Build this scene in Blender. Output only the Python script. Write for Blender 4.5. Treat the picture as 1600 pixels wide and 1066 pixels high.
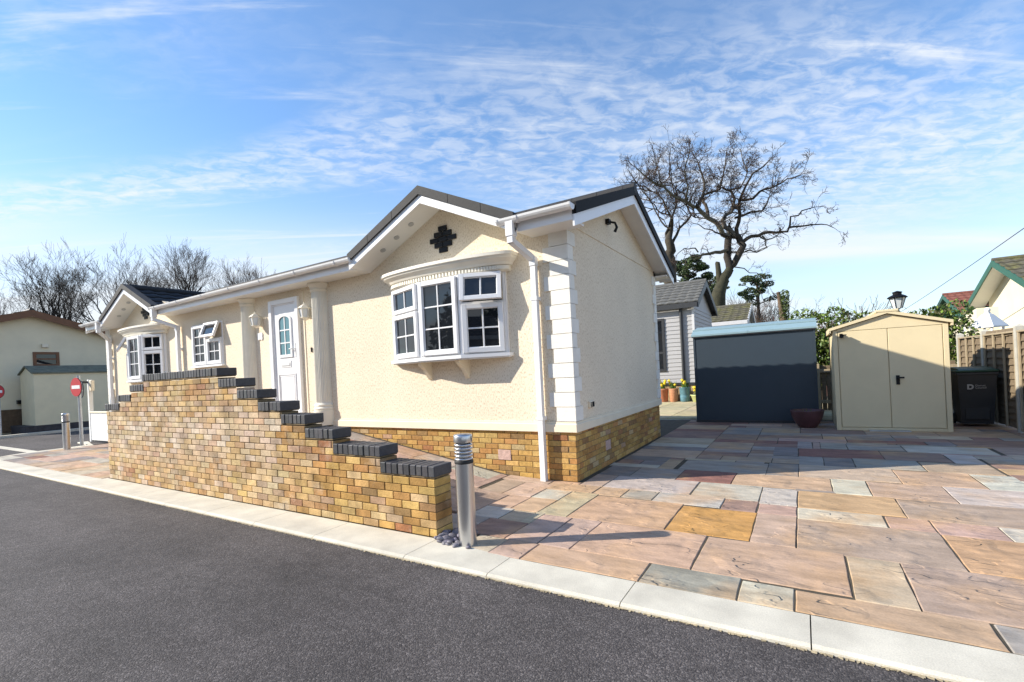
import bpy, math, random
import numpy as np
from mathutils import Vector, Matrix
R = math.radians
for o in list(bpy.data.objects): bpy.data.objects.remove(o)
SC = bpy.context.scene
COL = SC.collection
rnd = random.Random(7)

# ------------------------------------------------------------------ camera
ROLL, YAW, HC = 0.05, R(31.5), 1.35
CAM = Vector((2.32, -5.16, HC))
VIEW = Vector((-math.sin(YAW), math.cos(YAW), 0)); RIGHT = Vector((math.cos(YAW), math.sin(YAW), 0)); UP = Vector((0, 0, 1))
cr, sr = math.cos(ROLL), math.sin(ROLL)
cx = RIGHT*cr - UP*sr; cy = RIGHT*sr + UP*cr; cz = -VIEW
cd = bpy.data.cameras.new("camera"); cam = bpy.data.objects.new("camera", cd); COL.objects.link(cam)
m = Matrix((cx, cy, cz)).transposed().to_4x4(); m.translation = CAM
cam.matrix_world = m
cd.sensor_width = 36; cd.lens = 36*740/1600; cd.shift_y = 0.03; cd.clip_start = .05; cd.clip_end = 2000
SC.camera = cam
def ray(px, py, t):
    """a point t metres in front of the camera, used only to read off the place of far things"""
    x, y = px-800, py-581
    r = x*cr - y*sr; u = -(x*sr + y*cr)
    return CAM + (VIEW + RIGHT*(r/740) + UP*(u/740))*t

# ------------------------------------------------------------------ sun, sky, exposure
SUN = Vector((-1, -.62, .664)).normalized()
sd = bpy.data.lights.new("sun", 'SUN'); sd.energy = 5.0; sd.angle = R(.5); sd.color = (1, .925, .80)
so = bpy.data.objects.new("sun", sd); COL.objects.link(so); so.rotation_euler = SUN.to_track_quat('Z', 'Y').to_euler()
W = bpy.data.worlds.new("World"); SC.world = W; W.use_nodes = True
def build_world():
    nt = W.node_tree; N = nt.nodes; L = nt.links
    bg = N['Background']; bg.inputs['Strength'].default_value = .098
    sky = N.new('ShaderNodeTexSky'); sky.sky_type = 'NISHITA'; sky.sun_disc = False
    sky.sun_elevation = math.asin(SUN.z); sky.sun_rotation = math.atan2(SUN.x, SUN.y)
    sky.air_density = 1.1; sky.dust_density = .12; sky.ozone_density = 2.0
    tc = N.new('ShaderNodeTexCoord'); sep = N.new('ShaderNodeSeparateXYZ'); L.new(tc.outputs['Generated'], sep.inputs[0])
    def mth(op, a, b=None, clamp=False):
        n = N.new('ShaderNodeMath'); n.operation = op; n.use_clamp = clamp
        for i, v in enumerate((a, b)):
            if v is None: continue
            if isinstance(v, (int, float)): n.inputs[i].default_value = v
            else: L.new(v, n.inputs[i])
        return n.outputs[0]
    z = mth('MAXIMUM', sep.outputs[2], 0.0)
    d = mth('ADD', z, .10)
    px = mth('DIVIDE', sep.outputs[0], d); py = mth('DIVIDE', sep.outputs[1], d)
    ca, sa = math.cos(R(36)), math.sin(R(36))
    ua = mth('ADD', mth('MULTIPLY', px, ca), mth('MULTIPLY', py, sa)); ub = mth('SUBTRACT', mth('MULTIPLY', py, ca), mth('MULTIPLY', px, sa))
    cb = N.new('ShaderNodeCombineXYZ'); L.new(ua, cb.inputs[0]); L.new(ub, cb.inputs[1])
    def noise(scale, det, rough, sx, sy, rot, dist=0., off=(0, 0, 0)):
        mp = N.new('ShaderNodeMapping'); mp.inputs['Scale'].default_value = (sx, sy, 1); mp.inputs['Rotation'].default_value = (0, 0, rot)
        mp.inputs['Location'].default_value = off
        L.new(cb.outputs[0], mp.inputs[0])
        n = N.new('ShaderNodeTexNoise'); n.inputs['Scale'].default_value = scale; n.inputs['Detail'].default_value = det
        n.inputs['Roughness'].default_value = rough; n.inputs['Distortion'].default_value = dist
        L.new(mp.outputs[0], n.inputs['Vector']); return n.outputs['Fac']
    def ramp(v, a, b):
        n = N.new('ShaderNodeMapRange'); n.interpolation_type = 'SMOOTHSTEP'
        n.inputs['From Min'].default_value = a; n.inputs['From Max'].default_value = b; L.new(v, n.inputs['Value']); return n.outputs[0]
    big = noise(.75, 5, .6, .45, 1.0, 0, .5, (7.7, 1.4, 0))
    ripple = noise(15.0, 4, .6, .75, 1.25, 0, .5)
    fine = noise(4.2, 6, .62, .55, 1.9, 0, .5, (3, 1, 0))
    wisp = noise(2.2, 7, .62, .35, 2.6, 0, .7, (7.3, 4, 0))
    band = mth('MULTIPLY', ramp(sep.outputs[2], .64, .40), ramp(sep.outputs[2], .16, .30))      # the mottled belt
    alto = mth('MULTIPLY', mth('MULTIPLY', ramp(big, .40, .60), band), mth('ADD', mth('MULTIPLY', ramp(ripple, .36, .66), .40), mth('MULTIPLY', ramp(fine, .36, .70), .20)))
    wis = mth('MULTIPLY', mth('MULTIPLY', ramp(wisp, .54, .76), ramp(sep.outputs[2], .14, .34)), .5)
    low = mth('MULTIPLY', mth('MULTIPLY', ramp(noise(.55, 4, .55, .5, 1.3, .2, .6, (2, 9, 0)), .36, .64), ramp(sep.outputs[2], .34, .16)), .6)
    veil = mth('ADD', mth('MULTIPLY', ramp(sep.outputs[2], .46, .0), .56), .05)
    tot = mth('ADD', mth('ADD', alto, wis), mth('ADD', veil, low), True)
    tot = mth('MINIMUM', tot, .93)
    mx = N.new('ShaderNodeMixRGB'); L.new(tot, mx.inputs[0])
    tint = N.new('ShaderNodeMixRGB'); tint.blend_type = 'MULTIPLY'; tint.inputs[0].default_value = 1; tint.inputs[2].default_value = (1.02, 1.34, 1.62, 1)
    L.new(sky.outputs[0], tint.inputs[1]); L.new(tint.outputs[0], mx.inputs[1]); mx.inputs[2].default_value = (6.4, 6.7, 7.05, 1)
    L.new(mx.outputs[0], bg.inputs['Color'])
build_world()
SC.view_settings.view_transform = 'Standard'; SC.view_settings.look = 'None'; SC.view_settings.gamma = 1
SC.view_settings.exposure = .60

# ------------------------------------------------------------------ materials
def mat(name, col, rough=.6, var=.12, vscale=6., stretch=(1, 1, 1), bump=0., bscale=60., bdist=.004, bstretch=None, metal=0., attr=False,
        spec=.5, stain=None, stain_scale=1.2, stain_rng=(.52, .68), stain_amt=.6, fine=0., fine_scale=120., aniso=0., riven=False):
    mt = bpy.data.materials.new(name); mt.use_nodes = True
    nt = mt.node_tree; N = nt.nodes; L = nt.links; b = N['Principled BSDF']
    b.inputs['Roughness'].default_value = rough; b.inputs['Metallic'].default_value = metal
    b.inputs['Specular IOR Level'].default_value = spec
    if aniso: b.inputs['Anisotropic'].default_value = aniso
    tc = N.new('ShaderNodeTexCoord')
    def noise(scale, det=5, st=(1, 1, 1), rg=.6):
        mp = N.new('ShaderNodeMapping'); mp.inputs['Scale'].default_value = st; L.new(tc.outputs['Object'], mp.inputs[0])
        n = N.new('ShaderNodeTexNoise'); n.inputs['Scale'].default_value = scale; n.inputs['Detail'].default_value = det; n.inputs['Roughness'].default_value = rg
        L.new(mp.outputs[0], n.inputs['Vector']); return n.outputs['Fac']
    def rng(v, a, b_, c, d):
        n = N.new('ShaderNodeMapRange'); n.inputs['From Min'].default_value = a; n.inputs['From Max'].default_value = b_
        n.inputs['To Min'].default_value = c; n.inputs['To Max'].default_value = d; L.new(v, n.inputs['Value']); return n.outputs[0]
    def mul(c, f):
        mx = N.new('ShaderNodeVectorMath'); mx.operation = 'SCALE'; L.new(c, mx.inputs[0]); L.new(f, mx.inputs['Scale']); return mx.outputs[0]
    if attr:
        a = N.new('ShaderNodeAttribute'); a.attribute_name = 'Col'; c = a.outputs['Color']
    else:
        a = N.new('ShaderNodeRGB'); a.outputs[0].default_value = (*col, 1); c = a.outputs[0]
    if stain:
        mx = N.new('ShaderNodeMixRGB'); L.new(rng(noise(stain_scale, 6), stain_rng[0], stain_rng[1], 0, stain_amt), mx.inputs[0]); L.new(c, mx.inputs[1])
        mx.inputs[2].default_value = (*stain, 1); c = mx.outputs[0]
    if var: c = mul(c, rng(noise(vscale, 5, stretch), .3, .7, 1-var, 1+var))
    if fine: c = mul(c, rng(noise(fine_scale, 3), .3, .7, 1-fine, 1+fine))
    L.new(c, b.inputs['Base Color'])
    if bump:
        bp = N.new('ShaderNodeBump'); bp.inputs['Strength'].default_value = bump; bp.inputs['Distance'].default_value = bdist
        L.new(noise(bscale, 4, bstretch or (1, 1, 1)), bp.inputs['Height']); L.new(bp.outputs[0], b.inputs['Normal'])
        if riven:       # split-face ledges: steps along the contour lines of a slow noise, kept to some places
            nz = noise(2.3, 3, (1, 1.7, 1), .5); m1 = N.new('ShaderNodeMath'); m1.operation = 'MULTIPLY'; m1.inputs[1].default_value = 5; L.new(nz, m1.inputs[0])
            fr_ = N.new('ShaderNodeMath'); fr_.operation = 'FRACT'; L.new(m1.outputs[0], fr_.inputs[0])
            ed = N.new('ShaderNodeMapRange'); ed.interpolation_type = 'SMOOTHSTEP'; ed.inputs['From Min'].default_value = 0; ed.inputs['From Max'].default_value = .10; L.new(fr_.outputs[0], ed.inputs['Value'])
            wh = N.new('ShaderNodeMath'); wh.operation = 'MULTIPLY'; L.new(ed.outputs[0], wh.inputs[0]); L.new(rng(noise(1.7, 3), .50, .62, 0, 1), wh.inputs[1])
            b2 = N.new('ShaderNodeBump'); b2.inputs['Strength'].default_value = .8; b2.inputs['Distance'].default_value = .012; L.new(wh.outputs[0], b2.inputs['Height']); L.new(bp.outputs[0], b2.inputs['Normal']); L.new(b2.outputs[0], b.inputs['Normal'])
    return mt
def stucco(name, col, k=1.0):
    mt = bpy.data.materials.new(name); mt.use_nodes = True
    nt = mt.node_tree; N = nt.nodes; L = nt.links; b = N['Principled BSDF']; b.inputs['Roughness'].default_value = .85; b.inputs['Specular IOR Level'].default_value = .25
    tc = N.new('ShaderNodeTexCoord'); mp = N.new('ShaderNodeMapping'); mp.inputs['Scale'].default_value = (1, 1, .38); L.new(tc.outputs['Object'], mp.inputs[0])
    vo = N.new('ShaderNodeTexNoise'); vo.inputs['Scale'].default_value = 88; vo.inputs['Detail'].default_value = 2.5; vo.inputs['Roughness'].default_value = .55; L.new(mp.outputs[0], vo.inputs['Vector'])
    rp = N.new('ShaderNodeMapRange'); rp.interpolation_type = 'SMOOTHSTEP'; rp.inputs['From Min'].default_value = .33; rp.inputs['From Max'].default_value = .50; L.new(vo.outputs['Fac'], rp.inputs['Value'])
    n2 = N.new('ShaderNodeTexNoise'); n2.inputs['Scale'].default_value = .9; n2.inputs['Detail'].default_value = 4; L.new(tc.outputs['Object'], n2.inputs['Vector'])
    mx = N.new('ShaderNodeMixRGB'); L.new(rp.outputs[0], mx.inputs[0]); mx.inputs[1].default_value = (col[0]*.74, col[1]*.69, col[2]*.60, 1); mx.inputs[2].default_value = (*col, 1)
    rg = N.new('ShaderNodeMapRange'); rg.inputs['From Min'].default_value = .3; rg.inputs['From Max'].default_value = .7; rg.inputs['To Min'].default_value = .94; rg.inputs['To Max'].default_value = 1.05; L.new(n2.outputs['Fac'], rg.inputs['Value'])
    sc = N.new('ShaderNodeVectorMath'); sc.operation = 'SCALE'; L.new(mx.outputs[0], sc.inputs[0]); L.new(rg.outputs[0], sc.inputs['Scale']); L.new(sc.outputs[0], b.inputs['Base Color'])
    bp = N.new('ShaderNodeBump'); bp.inputs['Strength'].default_value = .6*k; bp.inputs['Distance'].default_value = .005; L.new(rp.outputs[0], bp.inputs['Height']); L.new(bp.outputs[0], b.inputs['Normal'])
    return mt
def asphalt_mat():
    mt = bpy.data.materials.new('asphalt'); mt.use_nodes = True
    nt = mt.node_tree; N = nt.nodes; L = nt.links; b = N['Principled BSDF']; b.inputs['Roughness'].default_value = .82; b.inputs['Specular IOR Level'].default_value = .35
    tc = N.new('ShaderNodeTexCoord')
    def vor(s):
        v = N.new('ShaderNodeTexVoronoi'); v.inputs['Scale'].default_value = s; L.new(tc.outputs['Object'], v.inputs['Vector']); return v
    def noi(s, d=6, r=.6):
        v = N.new('ShaderNodeTexNoise'); v.inputs['Scale'].default_value = s; v.inputs['Detail'].default_value = d; v.inputs['Roughness'].default_value = r; L.new(tc.outputs['Object'], v.inputs['Vector']); return v.outputs['Fac']
    v = vor(135); sp = N.new('ShaderNodeSeparateColor'); L.new(v.outputs['Color'], sp.inputs[0])
    cr_ = N.new('ShaderNodeValToRGB'); e = cr_.color_ramp.elements
    e[0].position = 0; e[0].color = (.046, .040, .039, 1); e[1].position = 1; e[1].color = (.17, .152, .146, 1)
    q = e.new(.55); q.color = (.076, .068, .066, 1); q = e.new(.85); q.color = (.108, .095, .090, 1)
    L.new(sp.outputs[0], cr_.inputs[0])
    def rng(v, a, b_, c, d):
        n = N.new('ShaderNodeMapRange'); n.inputs['From Min'].default_value = a; n.inputs['From Max'].default_value = b_
        n.inputs['To Min'].default_value = c; n.inputs['To Max'].default_value = d; L.new(v, n.inputs['Value']); return n.outputs[0]
    c = cr_.outputs[0]
    mpt = N.new('ShaderNodeMapping'); mpt.inputs['Scale'].default_value = (.12, 1.1, 1); L.new(tc.outputs['Object'], mpt.inputs[0])
    trk = N.new('ShaderNodeTexNoise'); trk.inputs['Scale'].default_value = 1.1; trk.inputs['Detail'].default_value = 5; trk.inputs['Roughness'].default_value = .55; L.new(mpt.outputs[0], trk.inputs['Vector'])
    for f in (rng(noi(.7, 6), .3, .7, .72, 1.22), rng(noi(9, 4), .3, .7, .85, 1.15), rng(trk.outputs['Fac'], .32, .68, .80, 1.16)):
        s = N.new('ShaderNodeVectorMath'); s.operation = 'SCALE'; L.new(c, s.inputs[0]); L.new(f, s.inputs['Scale']); c = s.outputs[0]
    L.new(c, b.inputs['Base Color'])
    bp = N.new('ShaderNodeBump'); bp.inputs['Strength'].default_value = .7; bp.inputs['Distance'].default_value = .004; bp.invert = True
    L.new(v.outputs['Distance'], bp.inputs['Height']); L.new(bp.outputs[0], b.inputs['Normal'])
    return mt
def glass_mat(name, col, rough=.02):
    mt = mat(name, col, rough, var=0, spec=.5); mt.node_tree.nodes['Principled BSDF'].inputs['IOR'].default_value = 1.6
    return mt
MT = dict(
    stucco=stucco('cream_render', (.83, .725, .57)),
    stucco_gable=stucco('gable_render', (.72, .61, .42), .8),
    trim=mat('cream_trim', (.80, .71, .55), .6, .05, 3, bump=.15, bscale=40),
    upvc=mat('white_plastic', (.80, .80, .81), .28, .02, 3),
    gutter=mat('gutter_plastic', (.78, .78, .78), .35, .07, 5, stretch=(.4, 3, 3), stain=(.50, .48, .43), stain_scale=3.5, stain_rng=(.6, .8), stain_amt=.35),
    soffit=mat('white_soffit', (.78, .77, .74), .45, .03, 3),
    quoin=mat('quoin_paint', (.80, .775, .71), .8, .06, 5, bump=.7, bscale=110, bdist=.006, bstretch=(1, 1, .5)),
    cornice=mat('cornice_paint', (.80, .76, .66), .5, .04, 4),
    pilaster=mat('pilaster_paint', (.78, .735, .63), .5, .05, 4),
    glass=glass_mat('window_glass', (.012, .014, .018)),
    doorglass=glass_mat('door_glass', (.10, .22, .26), .12),
    black=mat('black_gloss', (.006, .006, .007), .45, .2, 20, spec=.25),
    rooftile=mat('charcoal_roof_tile', (.024, .024, .027), .6, .25, 12, bump=.4, bscale=150, bdist=.003),
    gverge=mat('black_verge', (.008, .008, .009), .7, .2, 20, spec=.2),
    verge=mat('verge_cap', (.026, .026, .028), .75, .2, 30, bump=.5, bscale=220, bdist=.003, fine=.25, fine_scale=250),
    brick=mat('yellow_brick', (0, 0, 0), .88, .22, 22, attr=True, bump=.6, bscale=70, bdist=.006, fine=.14, fine_scale=160, spec=.2),
    wallbrick=mat('weathered_yellow_brick', (0, 0, 0), .9, .36, 5, attr=True, bump=.7, bscale=70, bdist=.007, fine=.15, fine_scale=160, spec=.2,
                  stain=(.66, .58, .47), stain_scale=2.2, stain_rng=(.55, .72), stain_amt=.5),
    mortar=mat('brick_mortar', (.20, .145, .08), .95, .25, 12, bump=.5, bscale=120),
    blue_brick=mat('blue_black_brick', (0, 0, 0), .55, .22, 25, attr=True, bump=.35, bscale=90, fine=.15),
    slab=mat('sandstone_slab', (0, 0, 0), .8, .24, 3.0, stretch=(1, 2.6, 1), attr=True, bump=.55, bscale=7, bdist=.014, bstretch=(1, 2.2, 1), riven=True, fine=.09, fine_scale=70, spec=.3,
             stain=(.52, .32, .16), stain_scale=1.1, stain_rng=(.50, .66), stain_amt=.55),
    bed=mat('joint_mortar', (.075, .062, .042), .95, .35, 9, bump=.6, bscale=90),
    kerb=mat('pale_concrete', (.60, .56, .465), .85, .14, 3, bump=.35, bscale=120, fine=.12, fine_scale=140, stain=(.36, .33, .27), stain_scale=1.6, stain_rng=(.50, .72), stain_amt=.5),
    asphalt=asphalt_mat(),
    steel=mat('brushed_steel', (.62, .62, .63), .30, .06, 3, stretch=(6, 6, .6), metal=1.),
    galv=mat('galvanised_steel', (.50, .51, .52), .45, .1, 6, metal=.7),
    rubber=mat('black_rubber', (.02, .02, .02), .6, .1),
    lamp_glass=mat('lamp_diffuser', (.70, .72, .72), .15, .05),
    ground=mat('rough_ground', (.10, .095, .06), .95, .35, 1.5, bump=.5, bscale=20, bdist=.03),
    patio=mat('yellow_patio', (0, 0, 0), .85, .18, 4, attr=True, bump=.4, bscale=20),
    blueshed=mat('slate_blue_metal', (.026, .042, .060), .5, .04, 4, bump=.05, bscale=300),
    blueshed_roof=mat('pale_blue_metal', (.24, .35, .39), .5, .04, 4),
    creamshed=mat('cream_metal', (.70, .59, .375), .5, .035, 3, bump=.05, bscale=250),
    cladding=mat('grey_cladding', (.40, .395, .40), .6, .07, 6, stretch=(.3, .3, 6)),
    cladding_trim=mat('white_cladding_trim', (.62, .62, .63), .5, .03),
    anthracite=mat('anthracite_trim', (.03, .032, .036), .5, .1),
    greytile=mat('grey_roof_tile', (.115, .115, .11), .85, .3, 10, bump=.5, bscale=60),
    mosstile=mat('mossy_roof_tile', (.095, .088, .065), .9, .35, 8, bump=.5, bscale=50, stain=(.13, .125, .035), stain_scale=2.5, stain_rng=(.45, .68), stain_amt=.7),
    redtile=mat('red_roof_tile', (.20, .075, .055), .9, .35, 10, bump=.5, bscale=50),
    greenpaint=mat('green_paint', (.025, .11, .075), .5, .1),
    creamwall=mat('cream_wall', (.72, .66, .50), .85, .05, 2, bump=.35, bscale=90),
    whitewall=mat('white_wall', (.70, .69, .66), .8, .04, 2),
    brownwood=mat('brown_fascia', (.17, .07, .028), .55, .12, 5),
    neighbour=mat('pale_render', (.78, .69, .50), .85, .05, 2, bump=.4, bscale=60),
    fencewood=mat('weathered_fence_wood', (.18, .135, .085), .9, .3, 10, stretch=(1, 1, 8), bump=.5, bscale=40, bstretch=(1, 1, 10)),
    postwood=mat('pale_timber', (.36, .29, .19), .9, .2, 8, stretch=(6, 6, 1), bump=.3, bscale=40),
    concrete=mat('post_concrete', (.45, .43, .37), .9, .12, 8, bump=.4, bscale=80),
    binplastic=mat('dark_bin_plastic', (.028, .030, .032), .5, .12, 6),
    binlid=mat('green_bin_lid', (.018, .065, .035), .45, .1, 6),
    white=mat('white_paint', (.80, .80, .79), .5, .03),
    red=mat('sign_red', (.50, .012, .02), .4, .04),
    terracotta=mat('terracotta', (.42, .15, .075), .8, .15, 10),
    terracotta2=mat('ornate_terracotta', (.48, .22, .11), .85, .2, 20, bump=.6, bscale=40),
    bluepot=mat('blue_glaze', (.10, .22, .27), .3, .2, 12),
    greenpot=mat('lime_glaze', (.45, .47, .20), .4, .1, 12),
    purplepot=mat('plum_glaze', (.085, .035, .040), .42, .2, 8),
    soil=mat('soil', (.035, .025, .018), .95, .3, 30),
    leaf=mat('leaf', (0, 0, 0), .5, .2, 3, attr=True, spec=.4),
    bark=mat('oak_bark', (.12, .095, .065), .9, .4, 4, attr=True, bump=.7, bscale=18, bdist=.03),
    twig=mat('twig_bark', (0, 0, 0), .9, .2, 4, attr=True),
    pebble=mat('slate_pebble', (0, 0, 0), .6, .25, 30, attr=True, bump=.3, bscale=60),
    wire=mat('black_cable', (.03, .03, .03), .6, 0),
    grime=mat('dark_plinth', (.055, .05, .055), .8, .35, 8, bump=.4, bscale=40),
    brownplinth=mat('brown_plinth', (.13, .085, .05), .9, .25, 8),
    gravelmat=mat('pale_gravel', (.42, .36, .28), .95, .3, 40, bump=.8, bscale=60, bdist=.02),
)

# ------------------------------------------------------------------ mesh builder
class MB:
    def __init__(s): s.v = []; s.f = []; s.c = []; s.cur = None; s.sm = []
    def col(s, c): s.cur = c; return s
    def face(s, idx, smooth=False): s.f.append(tuple(idx)); s.c.append(s.cur); s.sm.append(smooth)
    def add(s, vs): n = len(s.v); s.v.extend([tuple(v) for v in vs]); return n
    def quad(s, a, b, c, d): n = s.add((a, b, c, d)); s.face((n, n+1, n+2, n+3))
    def box(s, x0, x1, y0, y1, z0, z1, fr=None):
        p = [(x, y, z) for z in (z0, z1) for y in (y0, y1) for x in (x0, x1)]
        if fr: p = [fr(*q) for q in p]
        n = s.add(p)
        for q in ((0, 2, 3, 1), (4, 5, 7, 6), (0, 1, 5, 4), (2, 6, 7, 3), (0, 4, 6, 2), (1, 3, 7, 5)): s.face([n+i for i in q])
        return s
    def cbox(s, x0, x1, y0, y1, z0, z1, e, fr=None):
        """box with chamfered edges"""
        x0, x1 = min(x0, x1), max(x0, x1); y0, y1 = min(y0, y1), max(y0, y1); z0, z1 = min(z0, z1), max(z0, z1)
        ids = {}
        pts = []
        for ix, X in ((0, x0), (1, x1)):
            for iy, Y in ((0, y0), (1, y1)):
                for iz, Z in ((0, z0), (1, z1)):
                    dx, dy, dz = (e if ix == 0 else -e), (e if iy == 0 else -e), (e if iz == 0 else -e)
                    for ax, q in enumerate(((X, Y+dy, Z+dz), (X+dx, Y, Z+dz), (X+dx, Y+dy, Z))):
                        ids[ix, iy, iz, ax] = len(pts); pts.append(fr(*q) if fr else q)
        n = s.add(pts); I = lambda *k: n+ids[k]
        for i in (0, 1):
            s.face([I(i, a, b, 0) for a, b in ((0, 0), (0, 1), (1, 1), (1, 0))]); s.face([I(a, i, b, 1) for a, b in ((0, 0), (0, 1), (1, 1), (1, 0))]); s.face([I(a, b, i, 2) for a, b in ((0, 0), (0, 1), (1, 1), (1, 0))])
        for a in (0, 1):
            for b in (0, 1):
                s.face((I(0, a, b, 1), I(1, a, b, 1), I(1, a, b, 2), I(0, a, b, 2)))
                s.face((I(a, 0, b, 0), I(a, 1, b, 0), I(a, 1, b, 2), I(a, 0, b, 2)))
                s.face((I(a, b, 0, 0), I(a, b, 1, 0), I(a, b, 1, 1), I(a, b, 0, 1)))
                for c in (0, 1): s.face((I(a, b, c, 0), I(a, b, c, 1), I(a, b, c, 2)))
        return s
    def prism(s, poly, fr, c0, c1):
        """polygon (a,b) extruded from c0 to c1 ; fr(a,b,c)->xyz"""
        k = len(poly); n = s.add([fr(a, b, c0) for a, b in poly]+[fr(a, b, c1) for a, b in poly])
        s.face([n+i for i in range(k)][::-1]); s.face([n+k+i for i in range(k)])
        for i in range(k): j = (i+1) % k; s.face((n+i, n+j, n+k+j, n+k+i))
        return s
    def tube(s, pts, rad, n=8, cap=True, smooth=True):
        pts = [Vector(p) for p in pts]; k = len(pts)
        if not hasattr(rad, '__len__'): rad = [rad]*k
        base = None; prev = None
        for i, p in enumerate(pts):
            t = (pts[min(i+1, k-1)]-pts[max(i-1, 0)])
            if t.length < 1e-9: t = Vector((0, 0, 1))
            t.normalize()
            if prev is None:
                a = Vector((1, 0, 0)) if abs(t.x) < .8 else Vector((0, 1, 0)); prev = (a-t*a.dot(t)).normalized()
            else:
                prev = prev-t*prev.dot(t); prev = prev.normalized() if prev.length > 1e-6 else Vector((1, 0, 0))
            b = t.cross(prev)
            m_ = s.add([p+(prev*math.cos(2*math.pi*j/n)+b*math.sin(2*math.pi*j/n))*rad[i] for j in range(n)])
            if i:
                for j in range(n): s.face((base+j, base+(j+1) % n, m_+(j+1) % n, m_+j), smooth)
            elif cap: q = s.add(s.v[m_:m_+n]); s.face([q+j for j in range(n)][::-1])
            base = m_
        if cap: q = s.add(s.v[base:base+n]); s.face([q+j for j in range(n)])
        return s
    def lathe(s, prof, n=32, c=(0, 0, 0), smooth=True, cap=True, sx=1., sy=1.):
        base = None
        for i, (r, z) in enumerate(prof):
            m_ = s.add([(c[0]+sx*r*math.cos(2*math.pi*j/n), c[1]+sy*r*math.sin(2*math.pi*j/n), c[2]+z) for j in range(n)])
            if base is not None:
                for j in range(n): s.face((base+j, base+(j+1) % n, m_+(j+1) % n, m_+j), smooth)
            elif cap: q = s.add(s.v[m_:m_+n]); s.face([q+j for j in range(n)][::-1])
            base = m_
        if cap: q = s.add(s.v[base:base+n]); s.face([q+j for j in range(n)])
        return s
    def blob(s, c, r, n=6, k=8, jit=.15, rg=rnd):
        base = s.add([]); rows = []
        for i in range(n+1):
            th = math.pi*i/n; row = []
            for j in range(k):
                ph = 2*math.pi*j/k; q = 1+rg.uniform(-jit, jit)
                row.append((c[0]+r[0]*q*math.sin(th)*math.cos(ph), c[1]+r[1]*q*math.sin(th)*math.sin(ph), c[2]+r[2]*q*math.cos(th)))
            rows.append(s.add(row))
        for i in range(n):
            for j in range(k): s.face((rows[i]+j, rows[i+1]+j, rows[i+1]+(j+1) % k, rows[i]+(j+1) % k), True)
        return s
    def build(s, name, material, parent=None, world=True, fix=True):
        me = bpy.data.meshes.new(name)
        me.from_pydata(s.v, [], s.f)
        if any(c is not None for c in s.c):
            at = me.color_attributes.new('Col', 'FLOAT_COLOR', 'CORNER')
            buf = []
            for f, c in zip(s.f, s.c):
                c = c or (.5, .5, .5)
                buf.extend([c[0], c[1], c[2], 1.]*len(f))
            at.data.foreach_set('color', buf)
        me.polygons.foreach_set('use_smooth', s.sm)
        me.materials.append(material); me.update()
        o = bpy.data.objects.new(name, me); COL.objects.link(o)
        if fix and len(s.f) < 60000:
            import bmesh
            bm = bmesh.new(); bm.from_mesh(me); bmesh.ops.recalc_face_normals(bm, faces=bm.faces); bm.to_mesh(me); bm.free()
        if parent:
            o.parent = parent
            if world:
                r = parent
                M_ = Matrix.Identity(4)
                while r: M_ = Matrix.Translation(r.location) @ M_ if r.parent is None else M_; r = r.parent
                o.matrix_parent_inverse = M_.inverted() if parent.parent is None else Matrix.Identity(4)
        return o
def thing(name, label, cat, loc=(0, 0, 0), group=None):
    o = bpy.data.objects.new(name, None); COL.objects.link(o); o.location = loc; o.empty_display_size = .2
    o['label'] = label; o['category'] = cat
    if group: o['group'] = group
    return o
def tag(o, label, cat, group=None, kind=None):
    o['label'] = label; o['category'] = cat
    if group: o['group'] = group
    if kind: o['kind'] = kind
    return o
def struct(o): o['kind'] = 'structure'; return o
def frame(o, u, n):
    """local frame: a along u, b up, c outward along n"""
    o, u, n = Vector(o), Vector(u).normalized(), Vector(n).normalized()
    return lambda a, c, b: tuple(o+u*a+n*c+Vector((0, 0, 1))*b)
def jitc(c, v, rg=rnd):
    k = 1+rg.uniform(-v, v)
    return tuple(max(.004, x*k*(1+rg.uniform(-.04, .04))) for x in c)

# ------------------------------------------------------------------ ground, roads, paving
GZ = -.045
o = MB().box(-400, 400, -300, 500, GZ-1.2, GZ-.06).build('ground', MT['ground']); struct(o)
mb = MB(); mb.box(-60, 60, -11.5, -2.572, GZ-.1, GZ+.018)
o = mb.build('road', MT['asphalt']); struct(o)
mb = MB(); mb.box(-20.6, -13.76, -1.37, 60, GZ-.1, GZ+.014); mb.box(-60, -12.3, -2.574, -1.55, GZ-.1, GZ+.022)
o = mb.build('side_road', MT['asphalt']); struct(o)
mb = MB(); mb.box(-60, -13.62, -1.55, -1.37, GZ-.1, GZ+.03); mb.box(-20.85, -20.6, -1.3, 60, GZ-.1, GZ+.10)
o = mb.build('edging_strip', MT['kerb']); struct(o)

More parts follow.
